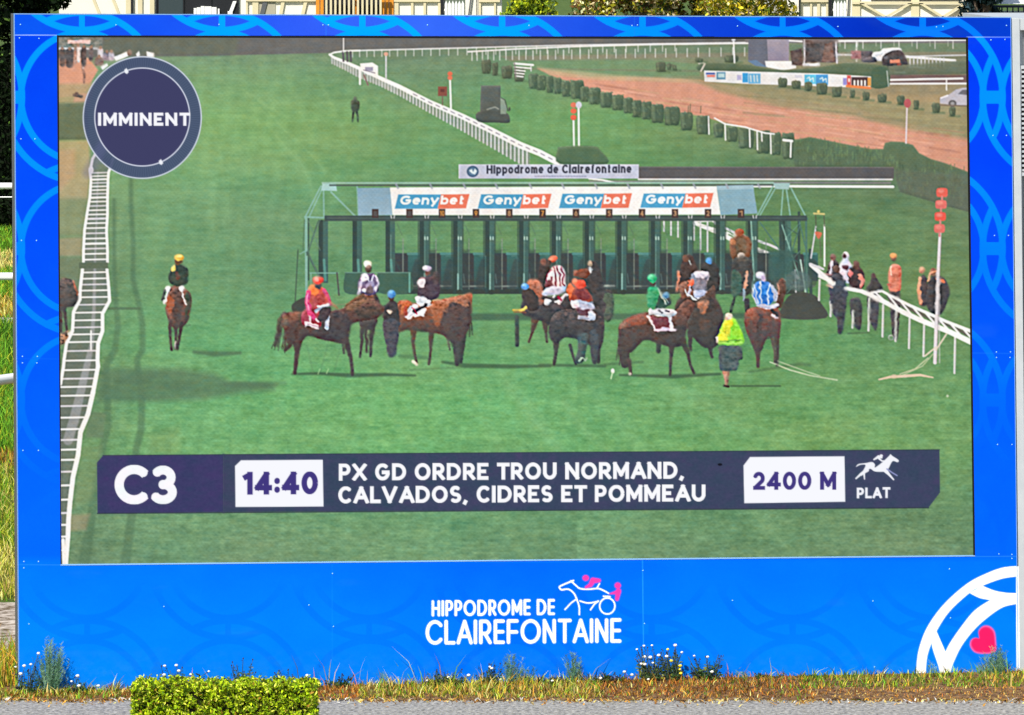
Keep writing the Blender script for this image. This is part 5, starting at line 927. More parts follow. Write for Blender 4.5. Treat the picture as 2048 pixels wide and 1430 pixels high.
sub('ring_emblem', 'large white interlocking ring emblem on the bottom right panel', BOTP[2])
OUT = [(2040, 1132), (2020, 1133), (2002, 1136), (1977, 1145), (1939, 1164), (1901, 1195), (1873, 1226), (1851, 1261), (1838, 1297), (1833, 1329), (1831, 1366)]
INN = [(1851, 1366), (1854, 1317), (1863, 1286.5), (1873, 1262.6), (1898.5, 1223.6), (1939, 1186), (1964, 1172), (2002, 1158), (2032.5, 1153), (2040, 1153)]
sm = lambda P: smooth(P, 5, False)
poly(sm(OUT)+sm(INN), WH, 1.4)
poly(sm([(1964, 1171), (1989, 1181), (2014, 1185.5), (2040, 1186.5)])+sm([(2040, 1207), (2007, 1214), (1976.6, 1234), (1949, 1259), (1924, 1291), (1908.6, 1322), (1902, 1342), (1901, 1366)])+sm([(1882, 1366), (1878, 1337), (1863, 1286.5), (1873, 1262)])[:-1]+[(1873, 1262), (1891, 1303)]+sm([(1891, 1303), (1901, 1284), (1924, 1251), (1949, 1221), (1980, 1200)])+sm([(1980, 1200), (1959, 1196), (1939, 1186)]), WH, 1.4)
poly([(2032, 1133), (2045, 1133), (2045, 1366), (2033, 1366)], WH, 1.4)
sub('heart_emblem', 'tilted pink-red heart inside the white ring emblem', BOTP[2])
HT = smooth([(1958, 1276), (1957, 1262), (1966, 1252), (1979, 1252), (1989, 1262), (1992, 1280), (1991.5, 1303), (1972, 1308), (1950, 1305), (1940, 1292), (1942, 1280), (1950, 1275.5)], 5)
poly(HT, (255, 90, 160), 3); poly([(1966+(x-1966)*.88, 1281+(y-1281)*.88) for x, y in HT], (250, 30, 96), 3)
nopart()
# printed surface is not perfectly even
ev = vnoise(90, 60, 40, 3)*1.6+vnoise(4, 4, 41, 2)*.6
dirt = np.clip((yy-1290)/90, 0, 1)*np.clip(.4+vnoise(14, 10, 91, 3)*.5, 0, 1)*.20+np.clip(vnoise(150, 40, 92, 4)-1.3, 0, 1)*.05
IM[pr] = IM[pr]*(1-dirt[pr][:, None])+np.array([150, 150, 130])*dirt[pr][:, None]
IM[pr] += ev[pr][:, None]*np.array([.3, 1, .8])

prb = pr[..., None]


# ================================================================== turn the raster into meshes
M_led = mat_attr('led_picture', emit=True)
M_print = mat_attr('printed_panel', rough=.7, spec=.02)
LIN = lin(np.clip(IM, 0, 255)).astype(np.float32); _w = np.clip(LIN[..., :1]*1.2, 0, 1); LINP = (LIN*((1-_w)*np.array([.9, .80, .80])+_w*np.array([.93, .93, .93]))).astype(np.float32); LIN = lin(np.clip(LEDIM, 0, 255)).astype(np.float32)
O = Vector((0, Z0, 0))
screen = empty('giant_screen', O, TH)
tag(screen, 'giant outdoor video screen in a blue printed surround showing racehorses at the starting stalls', 'video screen')
faceid = ID[:-1, :-1]
def region_mesh(name, mask, d, m, parent, L):
    jj, ii = np.nonzero(mask)
    if len(jj) == 0: return None
    a = jj*NX+ii; Q = np.stack([a, a+NX, a+NX+1, a+1], 1)
    used, inv = np.unique(Q, return_inverse=True); Q = inv.reshape(-1, 4)
    vj, vi = used//NX, used % NX
    u, v = loc(GX[vi].astype(float), GY[vj].astype(float), d)
    V = np.stack([u, np.full(len(u), d), v], 1)
    return mesh_np(name, V, Q, cols=L[vj, vi], m=m, parent=parent)
DREC = .03
display = None; objs = {}
order = [k for k in range(1, len(PARTS))]
for k in order:
    name, label = PARTS[k][:2]
    mask = faceid == k
    if not mask.any(): continue
    if k in PANEL_IDS: o = region_mesh(name, mask, 0.0, M_print, screen, LINP)
    elif k in PRINT_SUB: o = region_mesh(name, mask, 0.0, M_print, objs[PRINT_SUB[k]], LINP)
    elif k == DISPLAY_ID: o = region_mesh(name, mask, DREC, M_led, screen, LIN)
    else: o = region_mesh(name, mask, DREC, M_led, objs[DISPLAY_ID], LIN)
    objs[k] = o
    if label: o['label'] = label

# ================================================================== 4. body of the giant screen
M_black = mat('black_cavity', (.004, .004, .005), .6)
M_trim = mat('pale_metal_trim', (.16, .33, .65), .45, spec=.4)
M_house = mat('dark_grey_housing', (.08, .085, .09), .6, noise=.2, nscale=3)
M_white = mat('white_paint', (.82, .82, .80), .5, spec=.4, noise=.35, nscale=14, col2=(.68, .68, .66))
c4 = [loc(28.5, 28), loc(2021.5, 35), loc(2036.5, 1355.5), loc(38, 1386)]
o = MB().prism(c4, .06, .12).build('back_plate', M_black, screen)
def grow(P, g): return [(P[0][0]-g, P[0][1]+g), (P[1][0]+g, P[1][1]+g), (P[2][0]+g, P[2][1]), (P[3][0]-g, P[3][1])]
MB().prism(grow(c4, -.02), .122, .9).build('housing', M_house, screen)
tr = MB(); g0 = grow(c4, -.003); g1 = grow(c4, .003)
for a_, b_ in ((0, 1), (1, 2), (3, 0)): tr.prism([g0[a_], g0[b_], g1[b_], g1[a_]], -.002, .07)
tr.build('edge_trim', M_trim, screen)
# exact edges of the opening: black lip above and at the sides, bright metal sill below
def strip(a0, a1, b0, b1, d0, d1): return MB().prism([loc(*a0), loc(*a1), loc(*b1), loc(*b0)], d0, d1)
lip = strip((114, 70.5), (1936, 74.6), (114, 74.6), (1936, 79.4), -.0015, .05)
for a0, a1, b0, b1 in (((113.6, 70.5), (117.4, 70.5), (121, 1130), (123, 1130)), ((1933, 74.6), (1936.2, 74.6), (1948, 1111.5), (1950.2, 1111.5))):
    lip.prism([loc(*a0), loc(*a1), loc(*b1), loc(*b0)], -.001, .05)
lip.build('opening_lip', M_black, screen)
strip((121, 1128.7), (1950, 1110.6), (121, 1131.0), (1950, 1112.7), -.0035, .02).build('sill_trim', mat('azure_metal_sill', (.22, .42, .72), .5, spec=.2), screen)
for s_ in range(5):
    u = c4[3][0]+.4+s_*2.0
    MB().box(u-.06, .9, -.05, u+.06, 1.0, 5.6).tube([(u, .95, 4.5), (u, 2.6, 0)], .04).box(u-.2, .85, -.05, u+.2, 2.8, .06).build('back_brace', M_house, screen)
M_riv = mat('rivet_head', (.30, .62, .80), .4, spec=.4)
RIV = [(41, 49), (232, 50), (438, 49), (646, 50), (657, 50), (855, 50), (1058, 51), (1264, 51), (1275, 50), (1475, 52), (1676, 53), (1873, 54), (1886, 53), (2013, 51), (39, 76), (78, 77), (42, 278), (70, 278), (43, 481), (73, 481), (45, 713), (75, 713), (45, 726), (74, 726), (46, 901), (77, 901), (48, 1123), (77, 1123), (48, 1136), (1982, 80), (2010, 79), (1986, 271), (2013, 271), (1989, 471), (2017, 471), (1993, 704), (2021, 704), (1993, 715), (2020, 715), (1995, 889), (2024, 889), (1998, 1108), (2024, 1109), (2024, 1117), (58, 1248), (328, 1213), (618, 1210), (665, 1147), (667, 1253), (620, 1350), (1286, 1141), (1289, 1247), (1465, 1201), (1746, 1202), (1899, 1138), (1901, 1236), (1749, 1334)]
rb_ = MB()
for lv, (r_, d_) in enumerate(((.0058, 0), (.0046, -.003), (.0022, -.0042))):
    rb_.v += [(r_*math.cos(k*math.pi/5), d_, r_*math.sin(k*math.pi/5)) for k in range(10)]
for lv in range(2): rb_.f += [(lv*10+k, lv*10+(k+1) % 10, lv*10+10+(k+1) % 10, lv*10+10+k) for k in range(10)]
rb_.f.append(tuple(20+k for k in range(10)))
riv0 = None
for x, y in RIV:
    k = int(ID[int((y-Y0)/CELL), int((x-X0)/CELL)])
    while k in PRINT_SUB: k = PRINT_SUB[k]
    if k not in objs: continue
    if riv0 is None: r = riv0 = rb_.build('rivet', M_riv, None, True)
    else: r = riv0.copy(); C.objects.link(r)
    u, v = loc(x, y); r.location = (u, -.0005, v); r.parent = objs[k]

# ================================================================== 5. container cabin right of the screen
M_cont = mat('pale_grey_enamel', (.52, .545, .55), .5, spec=.3, noise=.3, nscale=5, col2=(.40, .43, .45))
M_slot = mat('dark_louvre_gap', (.02, .02, .022), .7)
cab = empty('container_cabin', (0, Z0, 0), TH)
tag(cab, 'pale grey metal container cabin with a louvred vent, against the right end of the screen', 'container')
p0 = loc(2024, 36); p1 = loc(2039.5, 1362); pt = loc(2039, 36); pb = loc(2054, 1362)
ztop = p0[1]
MB().prism([p0, (pt[0], p0[1]), pb, (p1[0], -.05)], -.01, .12).build('corner_post', M_cont, cab, bevel=.004)
uc = pt[0]; ub_ = pb[0]
MB().box(uc+.001, .0, ztop-.11, uc+3.4, .1, ztop-.005).build('top_rail', M_cont, cab, bevel=.004)
MB().box(uc+.06, .0, -.05, uc+3.4, .1, .16).build('bottom_rail', M_cont, cab, bevel=.004)
MB().box(uc+3.4, -.01, -.05, uc+3.55, .15, ztop).build('corner_post', M_cont, cab, bevel=.004)
rb2 = MB(); zb = .16; zt = ztop-.11
rb2.box(uc+.002, .07, zb, uc+3.4, .1, zt)
u = uc+.012
while u < uc+3.35:
    v0 = zb
    rb2.prism([(u, v0), (u+.02, v0), (u+.02, zt), (u, zt)], .045, .07); u += .042
rb2.build('ribbed_panel', M_cont, cab)
MB().box(uc+.002, .1, -.02, uc+3.5, 2.3, ztop-.02).build('cabin_body', M_cont, cab)
_, vz0 = loc(2046, 345); _, vz1 = loc(2046, 138); ul = loc(2043, 240)[0]
vt = MB().box(ul, .03, vz0, ul+.9, .044, vz1).build('vent_recess', M_slot, cab)
sl_ = MB(); z = vz0+.01
while z < vz1-.02: sl_.prism([(ul, z), (ul+.9, z), (ul+.9, z+.019), (ul, z+.019)], .012, .03); z += .0417
sl_.build('louvre', M_cont, vt)
MB().box(ul-.015, .005, vz0-.03, ul, .046, vz1+.03).box(ul+.9, .005, vz0-.03, ul+.915, .046, vz1+.03).box(ul, .005, vz1, ul+.9, .046, vz1+.03).box(ul, .005, vz0-.03, ul+.9, .046, vz0).build('vent_frame', M_cont, vt)

# ================================================================== 6. ground
def at(x, Y, y=None):   # photo column (and row) -> world at distance Y
    X = (x-1024)*Y/F
    return (X, Y, 0.0) if y is None else (X, Y, CH-(y-HZ)*Y/F)
M_lawn = mat('lawn_soil', (.035, .075, .012), .9, noise=.2, nscale=2.2, col2=(.11, .16, .03), bump=.4)
M_soil = mat('dry_soil', (.035, .016, .008), .95, noise=.12, nscale=16, col2=(.30, .17, .07), bump=.8)
M_straw = mat('straw_ground', (.30, .22, .09), .95, noise=.2, nscale=3, col2=(.12, .16, .04), bump=.4)
def sheet(name, x0, y0, x1, y1, z, m, kind='structure', label=None):
    o = mesh_np(name, [(x0, y0, z), (x1, y0, z), (x1, y1, z), (x0, y1, z)], [(0, 1, 2, 3)], m=m)
    o['kind'] = kind; return o
sheet('ground', -1500, -100, 1500, 2500, 0, M_lawn)
m = mat('pale_asphalt', (.12, .115, .105), .85, noise=.12, nscale=26, col2=(.44, .42, .38), bump=.5, spec=.4)
sheet('road', -300, 8, 300, 48.93, .004, m)
_xs = np.linspace(-12, 12, 400); _f = 48.93+.035*np.sin(_xs*7)+.025*np.sin(_xs*19+1)+rng.normal(0, .018, 400)
_V = np.concatenate([np.stack([_xs, _f, np.full(400, .008)], 1), np.stack([_xs, np.full(400, 51.2), np.full(400, .008)], 1)]); _i = np.arange(399)
mesh_np('verge', _V, np.stack([_i, _i+1, _i+401, _i+400], 1), m=M_soil)['kind'] = 'structure'
m = mat('grey_dirt', (.10, .065, .03), .95, noise=.10, nscale=5, col2=(.60, .52, .44), bump=1.0)
sheet('dirt_track', -120, 51.4, 120, 55.3, .004, m)
sheet('path', -120, 87.8, 120, 89.0, .004, mat('pale_path', (.34, .30, .24), .95, noise=.2, nscale=6, col2=(.5, .46, .38)))
sheet('straw_strip', -120, 99.5, 120, 103.5, .004, M_straw)
sheet('worn_strip', -120, 67.2, 120, 69.2, .004, M_soil)
# kerb edge between verge and road: a low crumbly lip
M_leaf = mat_attr('foliage', .6, .15, translucent=.25)
def blades(name, X, Y, H, Wd, cols, lean=.35, z0=0.0, m=None):
    n = len(X); ang = rng.uniform(0, math.pi, n); ca, sa = np.cos(ang)*Wd/2, np.sin(ang)*Wd/2
    lx_ = rng.normal(0, lean, n)*H; ly_ = rng.normal(0, lean, n)*H
    z = np.full(n, z0) if np.isscalar(z0) else z0
    V = np.stack([np.stack([X-ca, Y-sa, z], 1), np.stack([X+ca, Y+sa, z], 1), np.stack([X+ca*.7+lx_*.35, Y+sa*.7+ly_*.35, z+H*.6], 1), np.stack([X-ca*.7+lx_*.35, Y-sa*.7+ly_*.35, z+H*.6], 1), np.stack([X+lx_, Y+ly_, z+H], 1)], 1).reshape(-1, 3)
    b = np.arange(n)*5
    return mesh_np(name, V, np.stack([b, b+1, b+2, b+3], 1), np.stack([b+3, b+2, b+4], 1), np.repeat(cols, 5, 0), m or M_leaf)
def mixcols(n, pal, jit=.25):
    p = np.array([c for c, w_ in pal]); w_ = np.array([w_ for c, w_ in pal], float); w_ /= w_.sum()
    c = p[rng.choice(len(p), n, p=w_)]; return np.clip(c*(1+rng.normal(0, jit, (n, 1))), .004, .9)
STR, OCH, BRN, RUS, GRN, DGR, YGR = (.80, .58, .17), (.66, .32, .04), (.18, .08, .02), (.52, .17, .03), (.14, .34, .02), (.04, .13, .015), (.44, .46, .03)
# verge at the foot of the screen, in bands along its length
bands = [(-60, 250, [(STR, 4), (GRN, 3), (RUS, 3), (YGR, 2)], .065), (250, 720, [(RUS, 6), (OCH, 3), (STR, 2), (GRN, 1)], .055), (720, 1200, [(STR, 5), (YGR, 4), (GRN, 3), (OCH, 4)], .08), (1200, 1620, [(OCH, 4), (BRN, 3), (RUS, 4), (GRN, 1.5), (STR, 1)], .055), (1600, 2150, [(GRN, 5), (YGR, 4), (OCH, 2), (STR, 1)], .06)]
Xs, Ys, Hs, Cs = [], [], [], []
for x0, x1, pal, h in bands:
    n = int((x1-x0)*11); x = (rng.uniform(x0, x1, n)-1024)*49.8/F; front = 48.97+.035*np.sin(x*7)+.025*np.sin(x*19+1)+rng.exponential(.03, n); back = 50+KY*x-.03
    t = rng.uniform(0, 1, n)**1.0; y = front+(back-front)*t
    hh = h*rng.uniform(.4, 1.35, n)*(1-.45*(1-t))*np.where(rng.uniform(0, 1, n) < .03, 2.2, 1)
    # tufting: stronger growth on clumps
    cl = .5+.5*np.sin(x*9+np.sin(x*23)*1.5)*np.cos(y*17+x*5)+.35*np.sin(x*41+y*30)*np.sin(x*29-y*44); hh *= np.clip(.35+1.0*cl, .15, 1.6)
    c = mixcols(n, pal, .4)*np.clip(.45+.85*cl, .35, 1.4)[:, None]; lum_ = rng.uniform(0, 1, n) < .22; c[lum_] *= .3
    lowb = (t < .42) & (x0 > 1500); c[lowb] = mixcols(lowb.sum(), [(OCH, 3), (BRN, 3), (STR, 3), (RUS, 2)]); hh[lowb] *= .6
    Xs.append(x); Ys.append(y); Hs.append(hh); Cs.append(c)
X = np.concatenate(Xs); Y = np.concatenate(Ys)
tag(blades('dry_grass', X, Y, np.concatenate(Hs), rng.uniform(.006, .013, len(X)), np.clip(np.concatenate(Cs), .004, .95), .5), kind='stuff')
n = 2600; x = rng.uniform(-5.4, 5.4, n); y = 48.93-rng.exponential(.07, n)+.035*np.sin(x*7); keep_ = y > 48.5; x, y = x[keep_], y[keep_]; n = len(x)
tag(blades('grass_litter', x, y, rng.uniform(.006, .03, n), rng.uniform(.008, .022, n), mixcols(n, [(STR, 4), (OCH, 3), (BRN, 4), ((.7, .68, .62), 2)], .3), 1.6, .006), kind='stuff')
# far lawn seen beyond the left end of the screen
def lawn_band(Ya, Yb, pal, h, n):
    Y = rng.uniform(Ya, Yb, n); off = rng.normal(0, 1.0, n)*np.where(rng.uniform(0, 1, n) < .7, .5, 2.2); X = -.0888*Y+off
    return X, Y, h*rng.uniform(.5, 1.4, n), mixcols(n, pal)
LB = [(49.6, 51.3, [(YGR, 4), (STR, 2), (OCH, 3), (GRN, 2)], .26, 2200), (55.4, 59, [(STR, 5), (YGR, 3), (GRN, 1)], .16, 4200), (59, 61.7, [(GRN, 4), (YGR, 3), (STR, 1)], .2, 3400), (61.7, 66.6, [(STR, 2), (YGR, 4), (GRN, 5)], .16, 4500), (66.6, 69, [(BRN, 2), (OCH, 2), (YGR, 2), (GRN, 1)], .10, 1400),
      (69, 79.5, [(GRN, 9), (YGR, 2), (DGR, 1)], .17, 8500), (79.5, 87.6, [(GRN, 8), (DGR, 2), (YGR, 1.5)], .17, 5000), (89, 92.5, [(STR, 3), (YGR, 4), (OCH, 2)], .12, 2200), (92.5, 98.5, [(GRN, 7), (YGR, 2)], .14, 3600), (98.5, 103.5, [(STR, 5), (GRN, 1)], .1, 1600), (103.5, 109.5, [(GRN, 6), (DGR, 1), (YGR, 1)], .12, 3600)]
parts_ = [lawn_band(*b) for b in LB]
X, Y, H, Cc = [np.concatenate([p[i] for p in parts_]) for i in range(4)]
tag(blades('lawn_grass', X, Y, H, .011+.00016*(Y-50), np.clip(Cc*np.where(rng.uniform(0, 1, len(X)) < .3, .35, 1.2)[:, None], .003, .9), .4), kind='stuff')

# ================================================================== 7. running rails of the racecourse left of and behind the screen
M_rail = mat('white_plastic_rail', (.86, .86, .84), .35, spec=.5)
def rail(label, pts, h, r, step, low=None):
    root = empty('running_rail', (pts[0][0], pts[0][1], 0)); tag(root, label, 'rail', 'white running rails around the track')
    b = root.location; P = smooth(pts, 8, False)
    L = [(p[0]-b.x, p[1]-b.y, h) for p in P]
    MB().tube(L, r, 10).build('top_rail', M_rail, root, True)
    if low: MB().tube([(p[0], p[1], low[0]) for p in L], low[1], 6).build('lower_rail', M_rail, root, True)
    acc = step*.5
    for p, q_ in zip(L[:-1], L[1:]):
        d = math.hypot(q_[0]-p[0], q_[1]-p[1]); 
        while acc < d:
            t = acc/d; x = p[0]+(q_[0]-p[0])*t; y = p[1]+(q_[1]-p[1])*t
            MB().tube([(x, y, 0), (x, y, h)], r*.5, 8).build('post', M_rail, root, True); acc += step
        acc -= d
rail('near white running rail slanting away behind the lower left edge of the screen', [(-9.2, 62.4), (-7.6, 65.2), (-6.05, 67.9), (-4, 71.2), (0, 75.4), (8, 78.6), (20, 79.6)], 1.0, .062, 3.1)
rail('middle white running rail crossing the grass beside the left edge of the screen', [(-22, 84.2), (-7.4, 84.3), (6, 84.6), (22, 85)], 1.0, .058, 3.3)
rail('farthest white running rail, in front of the dark tree at left', [(-24, 107), (-9.6, 107), (6, 107.2), (24, 107.4)], 1.0, .062, 3.4, (.79, .014))

# ================================================================== 8. trees
M_bark = mat('bark', (.09, .065, .045), .95, noise=.3, nscale=8, col2=(.16, .12, .09), bump=.7)
M_dleaf = mat_attr('dark_leaf', .75, .05)
def leaf_cloud(cent, n, size, cols, mm, parent, name='crown'):
    """n leaf quads scattered at given centres (n,3)"""
    a = rng.normal(size=(n, 3)); a /= np.linalg.norm(a, axis=1)[:, None]; b = rng.normal(size=(n, 3)); b -= a*(a*b).sum(1)[:, None]; b /= np.linalg.norm(b, axis=1)[:, None]
    s = size*rng.uniform(.6, 1.3, (n, 1)); a = a*s; b = b*s*.5
    V = np.stack([cent-a, cent+b*.9-a*.1, cent+a, cent-b*.9-a*.1], 1).reshape(-1, 3); i = np.arange(n)*4
    return mesh_np(name, V, np.stack([i, i+1, i+2, i+3], 1), cols=np.repeat(cols, 4, 0), m=mm, parent=parent)
def tree(name, label, x, y, h, crown, n, size, pal, mm=None, seed=1, clump=.42):
    r = np.random.default_rng(seed); root = empty(name, (x, y, 0)); tag(root, label, 'tree', 'trees behind the screen')
    cz, rx, ry, rz = crown
    tb = MB(); tb.tube([(0, 0, -.1), (.05, 0, h*.25), (0, .05, cz), (.05, 0, cz+rz*.7)], [.22, .17, .12, .03], 8)
    for k in range(9):
        an = k*2.4; z0 = cz-rz*.7+k*rz*.13; ex = rx*.75*math.cos(an); ey = ry*.75*math.sin(an)
        tb.tube([(0, 0, z0), (ex*.5, ey*.5, z0+rz*.2), (ex, ey, z0+rz*(.35+.2*r.uniform()))], [.08, .05, .02], 6)
    tb.build('trunk', M_bark, root, True)
    nc = 90; d = r.normal(size=(nc, 3)); d /= np.linalg.norm(d, axis=1)[:, None]; d *= (r.uniform(.15, 1, (nc, 1))**.5)
    cc = d*np.array([rx, ry, rz])+np.array([0, 0, cz]); cr = r.uniform(.5, 1, nc)*clump
    k = r.integers(0, nc, n); g = r.normal(size=(n, 3)); g /= np.linalg.norm(g, axis=1)[:, None]; g *= r.uniform(.3, 1, (n, 1))**.4
    cent = cc[k]+g*cr[k][:, None]*np.array([1.1, 1.1, .8])
    cols = mixcols(n, pal, .25)*(.7+.6*r.uniform(0, 1, nc))[k][:, None]
    leaf_cloud(cent, n, size, cols, mm or M_leaf, root)
tree('dark_tree', 'dense tree with shade put into its nearly black leaves, above the left end of the screen', -11.5, 110.9, 7.5, (4.4, 3.0, 2.0, 3.0), 42000, .075, [((.005, .010, .004), 14), ((.012, .03, .008), 4), ((.10, .18, .03), .9)], M_dleaf, 3, .6)  # shade painted into the leaf colours, sparse bright leaves for dappled light
dh = empty('dark_hedge', (-11.5, 110.0, 0)); tag(dh, 'tall hedge with shade put into its black-green colour, under the dark tree, behind the farthest rail', 'hedge')  # core and leaves near black: shade put into their colour
MB().box(-3.6, -.5, 0, 2.9, .6, 3.3).build('shade_core', mat('hedge_shadow', (.006, .008, .004), .95), dh)
nn = 16000; cq = np.stack([rng.uniform(-3.75, 3.0, nn), -.55-rng.exponential(.08, nn), rng.uniform(0, 3.45, nn)], 1); leaf_cloud(cq, nn, .06, mixcols(nn, [((.006, .012, .004), 14), ((.02, .05, .01), 2), ((.10, .2, .03), .35)], .2), M_dleaf, dh, 'foliage')
tree('garden_tree', 'small yellow-green tree between the two timbered houses, nearest the middle of the screen', (1062-1024)*112/F+.02, 112, 5, (3.7, .6, .6, 1.2), 9000, .055, [((.5, .55, .02), 5), ((.2, .3, .02), 4), ((.04, .07, .01), 3)], seed=5, clump=.28)
tree('garden_tree', 'broad tree with bronze and cream leaves between the two timbered houses', (1290-1024)*112/F, 112, 6, (4.0, 1.55, .9, 1.5), 17000, .06, [((.8, .66, .36), 4), ((.45, .42, .03), 4), ((.20, .10, .03), 3), ((.05, .09, .02), 4)], seed=6, clump=.34)
tree('garden_tree', 'tree with golden yellow leaves beside the right timbered house', (1490-1024)*112/F, 112.3, 6, (4.2, 1.0, .9, 1.4), 12000, .06, [((.62, .5, .03), 5), ((.75, .6, .3), 2), ((.14, .2, .02), 3)], seed=8, clump=.3)
tree('dark_tree', 'dark blue-green tree at the right of the right timbered house', (1972-1024)*115/F, 115.4, 6, (3.9, .35, .6, 2.0), 7000, .06, [((.01, .02, .02), 6), ((.04, .08, .1), 1)], M_dleaf, 9, .28)

# ================================================================== 9. half-timbered houses
M_wall = mat('cream_render', (.82, .79, .70), .9, noise=.3, nscale=2, col2=(.74, .71, .62))
M_beam = mat('cream_timber', (.70, .62, .40), .8, noise=.3, nscale=6, col2=(.6, .53, .34))
M_dark = mat('dark_opening', (.012, .013, .016), .5, spec=.3)
M_glass = mat('window_glass', (.03, .05, .06), .12, spec=.6)
M_oran = mat('orange_shutter', (.75, .32, .03), .6, noise=.3, nscale=9, col2=(.6, .2, .02))
M_roof = mat('slate_roof', (.07, .06, .06), .85, noise=.3, nscale=8, col2=(.13, .11, .10))
M_pick = mat('white_picket', (.85, .85, .82), .5)
FY = 116.0
def P(x, y=0, Y=FY): return (x-1024)*Y/F, CH-(y-HZ)*Y/F
def pbox(mb, x0, y0, x1, y1, d0, d1):     # photo rectangle on the facade plane, d = metres in front of it
    a_, zt_ = P(x0, y0); b_, zb_ = P(x1, y1); mb.box(a_, -d1, zb_, b_, -d0, zt_); return mb
def house(label, x0, x1, roof_h=3.2):
    a_, _ = P(x0); b_, _ = P(x1); root = empty('timbered_house', (0, FY, 0)); tag(root, label, 'house', 'half-timbered houses behind the screen')
    MB().box(a_, 0, 0, b_, 7, 5.6).build('wall', M_wall, root)
    MB().v
    rf = MB(); rf.v = [(a_-.4, -.5, 5.5), (b_+.4, -.5, 5.5), (b_+.4, 7.5, 5.5), (a_-.4, 7.5, 5.5), (a_+1.5, 3.5, 5.5+roof_h), (b_-1.5, 3.5, 5.5+roof_h)]
    rf.f = [(0, 1, 5, 4), (1, 2, 5), (2, 3, 4, 5), (3, 0, 4), (0, 3, 2, 1)]
    r = rf.build('roof', M_roof, root); MB().box((a_+b_)/2-.3, 3, 7, (a_+b_)/2+.3, 3.7, 9.6).build('chimney', M_wall, r)
    return root
def brace(mb, x0, y0, x1, y1, wpx, d0=.0, d1=.05):
    a_, z0_ = P(x0, y0); b_, z1_ = P(x1, y1); w_ = wpx*FY/F/2
    mb.prism([(a_-w_, z0_), (a_+w_, z0_), (b_+w_, z1_), (b_-w_, z1_)], -d1, -d0); return mb
hA = house('long cream half-timbered house with orange shutters, behind the left half of the screen', 118, 1003)
tm = MB()
for x0 in (176, 215): brace(tm, x0, -30, x0+36, 60, 6)
for x0, x1 in ((252, 262), (276, 285), (300, 309), (492, 496), (505, 517), (789, 797), (822, 827), (847, 852), (876, 881), (958, 962), (988, 992)): pbox(tm, x0, -60, x1, 140, .002, .05)
pbox(tm, 788, -8, 880, 3.5, .052, .07); pbox(tm, 492, -8, 632, 2.5, .052, .07); pbox(tm, 958, -8, 1000, 4, .052, .07); pbox(tm, 120, 130, 1000, 142, .052, .08)
brace(tm, 617, -20, 598, 60, 7); brace(tm, 572, -30, 556, 60, 7)
tm.build('timber_frame', M_beam, hA)
def window(parent, x0, y0, x1, y1, nb=2, glass=M_glass, curtain=False):
    w0 = pbox(MB(), x0, y0, x1, y1, .003, .03).build('window', M_dark, parent)
    fr = MB()
    for xx_ in np.linspace(x0, x1, nb+1): pbox(fr, xx_-1.2, y0, xx_+1.2, y1, .032, .06)
    fr.build('frame', M_dark, w0)
    return w0
wn = window(hA, 313, -120, 477, 60, 3)
pbox(MB(), 318, -110, 366, 55, .0605, .064).build('pane', M_glass, wn)
cu = MB()
for x0, x1, yt_ in ((388, 394, 16), (394, 402, 14.5), (402, 410, 12), (410, 424, 12.5), (424, 434, 14), (436, 440, 17), (456, 466, 22)): pbox(cu, x0, yt_, x1-.6, 60, .067, .10)
brace(cu, 470, 2, 458, 34, 7, .067, .08)
cu.build('window_box', M_pick, wn)
pbox(MB(), 518, 0, 551, 60, .0, .02).build('tile_shadow_panel', mat('beige_tile_shadow', (.4, .37, .28), .9), hA)  # beige panel: shadow on the tiles put into its colour
brace(MB(), 534, -10, 521, 40, 9, .021, .05).build('dark_brace', M_house, hA)
for lab, x0, x1 in ((0, 632, 640), (0, 641, 648), (0, 763, 770), (0, 771, 778), (0, 779, 788)): pbox(MB(), x0, -120, x1-.8, 90, .03, .06).build('shutter', M_oran, hA)
bl = pbox(MB(), 649, -120, 762, 90, .003, .01).build('balcony_opening', M_dark, hA)
bb = MB()
for k, x0 in enumerate(np.arange(652, 762, 9)): pbox(bb, x0, -30, x0+4.2, 70, .4, .44)
pbox(bb, 646, 68, 766, 74, .39, .46); pbox(bb, 646, -34, 766, -30, .39, .46)
bb.build('balcony_baluster', M_beam, bl); pbox(MB(), 711, -100, 716, 60, .05, .09).build('orange_post', M_oran, hA)
for x0, x1 in ((262, 267), (881.5, 887.5), (952, 953.5)): pbox(MB(), x0, -160, x1, 160, .052, .07).build('dark_strip', M_dark, hA)  # plain near-black upright strips on the left facade
def pickets(parent, x0, x1, y):
    pbox(MB(), x0, -60, x1, 60, .003, .012).build('porch_opening', mat('porch_green', (.12, .15, .11), .8), parent)
    pk = MB(); k = x0+1
    while k < x1-4:
        a_, zt_ = P(k, y); b_, zb_ = P(k+5.4, 80); pk.prism([(a_, zb_), (b_, zb_), (b_, zt_), ((a_+b_)/2, zt_+.07), (a_, zt_)], -.34, -.3); k += 6.6
    pbox(pk, x0, 17, x1, 21, .27, .298); pk.build('picket_balustrade', M_pick, parent)
pickets(hA, 889, 930, 7); brace(MB(), 944, -20, 935, 50, 3, .05, .07).build('dark_brace', M_house, hA)
window(hA, 200, 220, 260, 340); window(hA, 420, 220, 480, 340); window(hA, 840, 220, 900, 340)
pbox(MB(), 650, 210, 700, 430, .003, .05).build('door', M_oran, hA)
hB = house('cream half-timbered house with a cross-braced balcony, behind the right end of the screen', 1560, 1949)
tm = MB()
for x0, x1 in ((1600, 1604), (1620, 1624), (1634, 1640), (1652, 1656), (1704, 1720), (1822, 1838), (1931, 1944)): pbox(tm, x0, -60, x1, 140, .002, .05)
pbox(tm, 1704, 3, 1944, 8, .052, .09); pbox(tm, 1598, -4, 1656, 4, .052, .08)
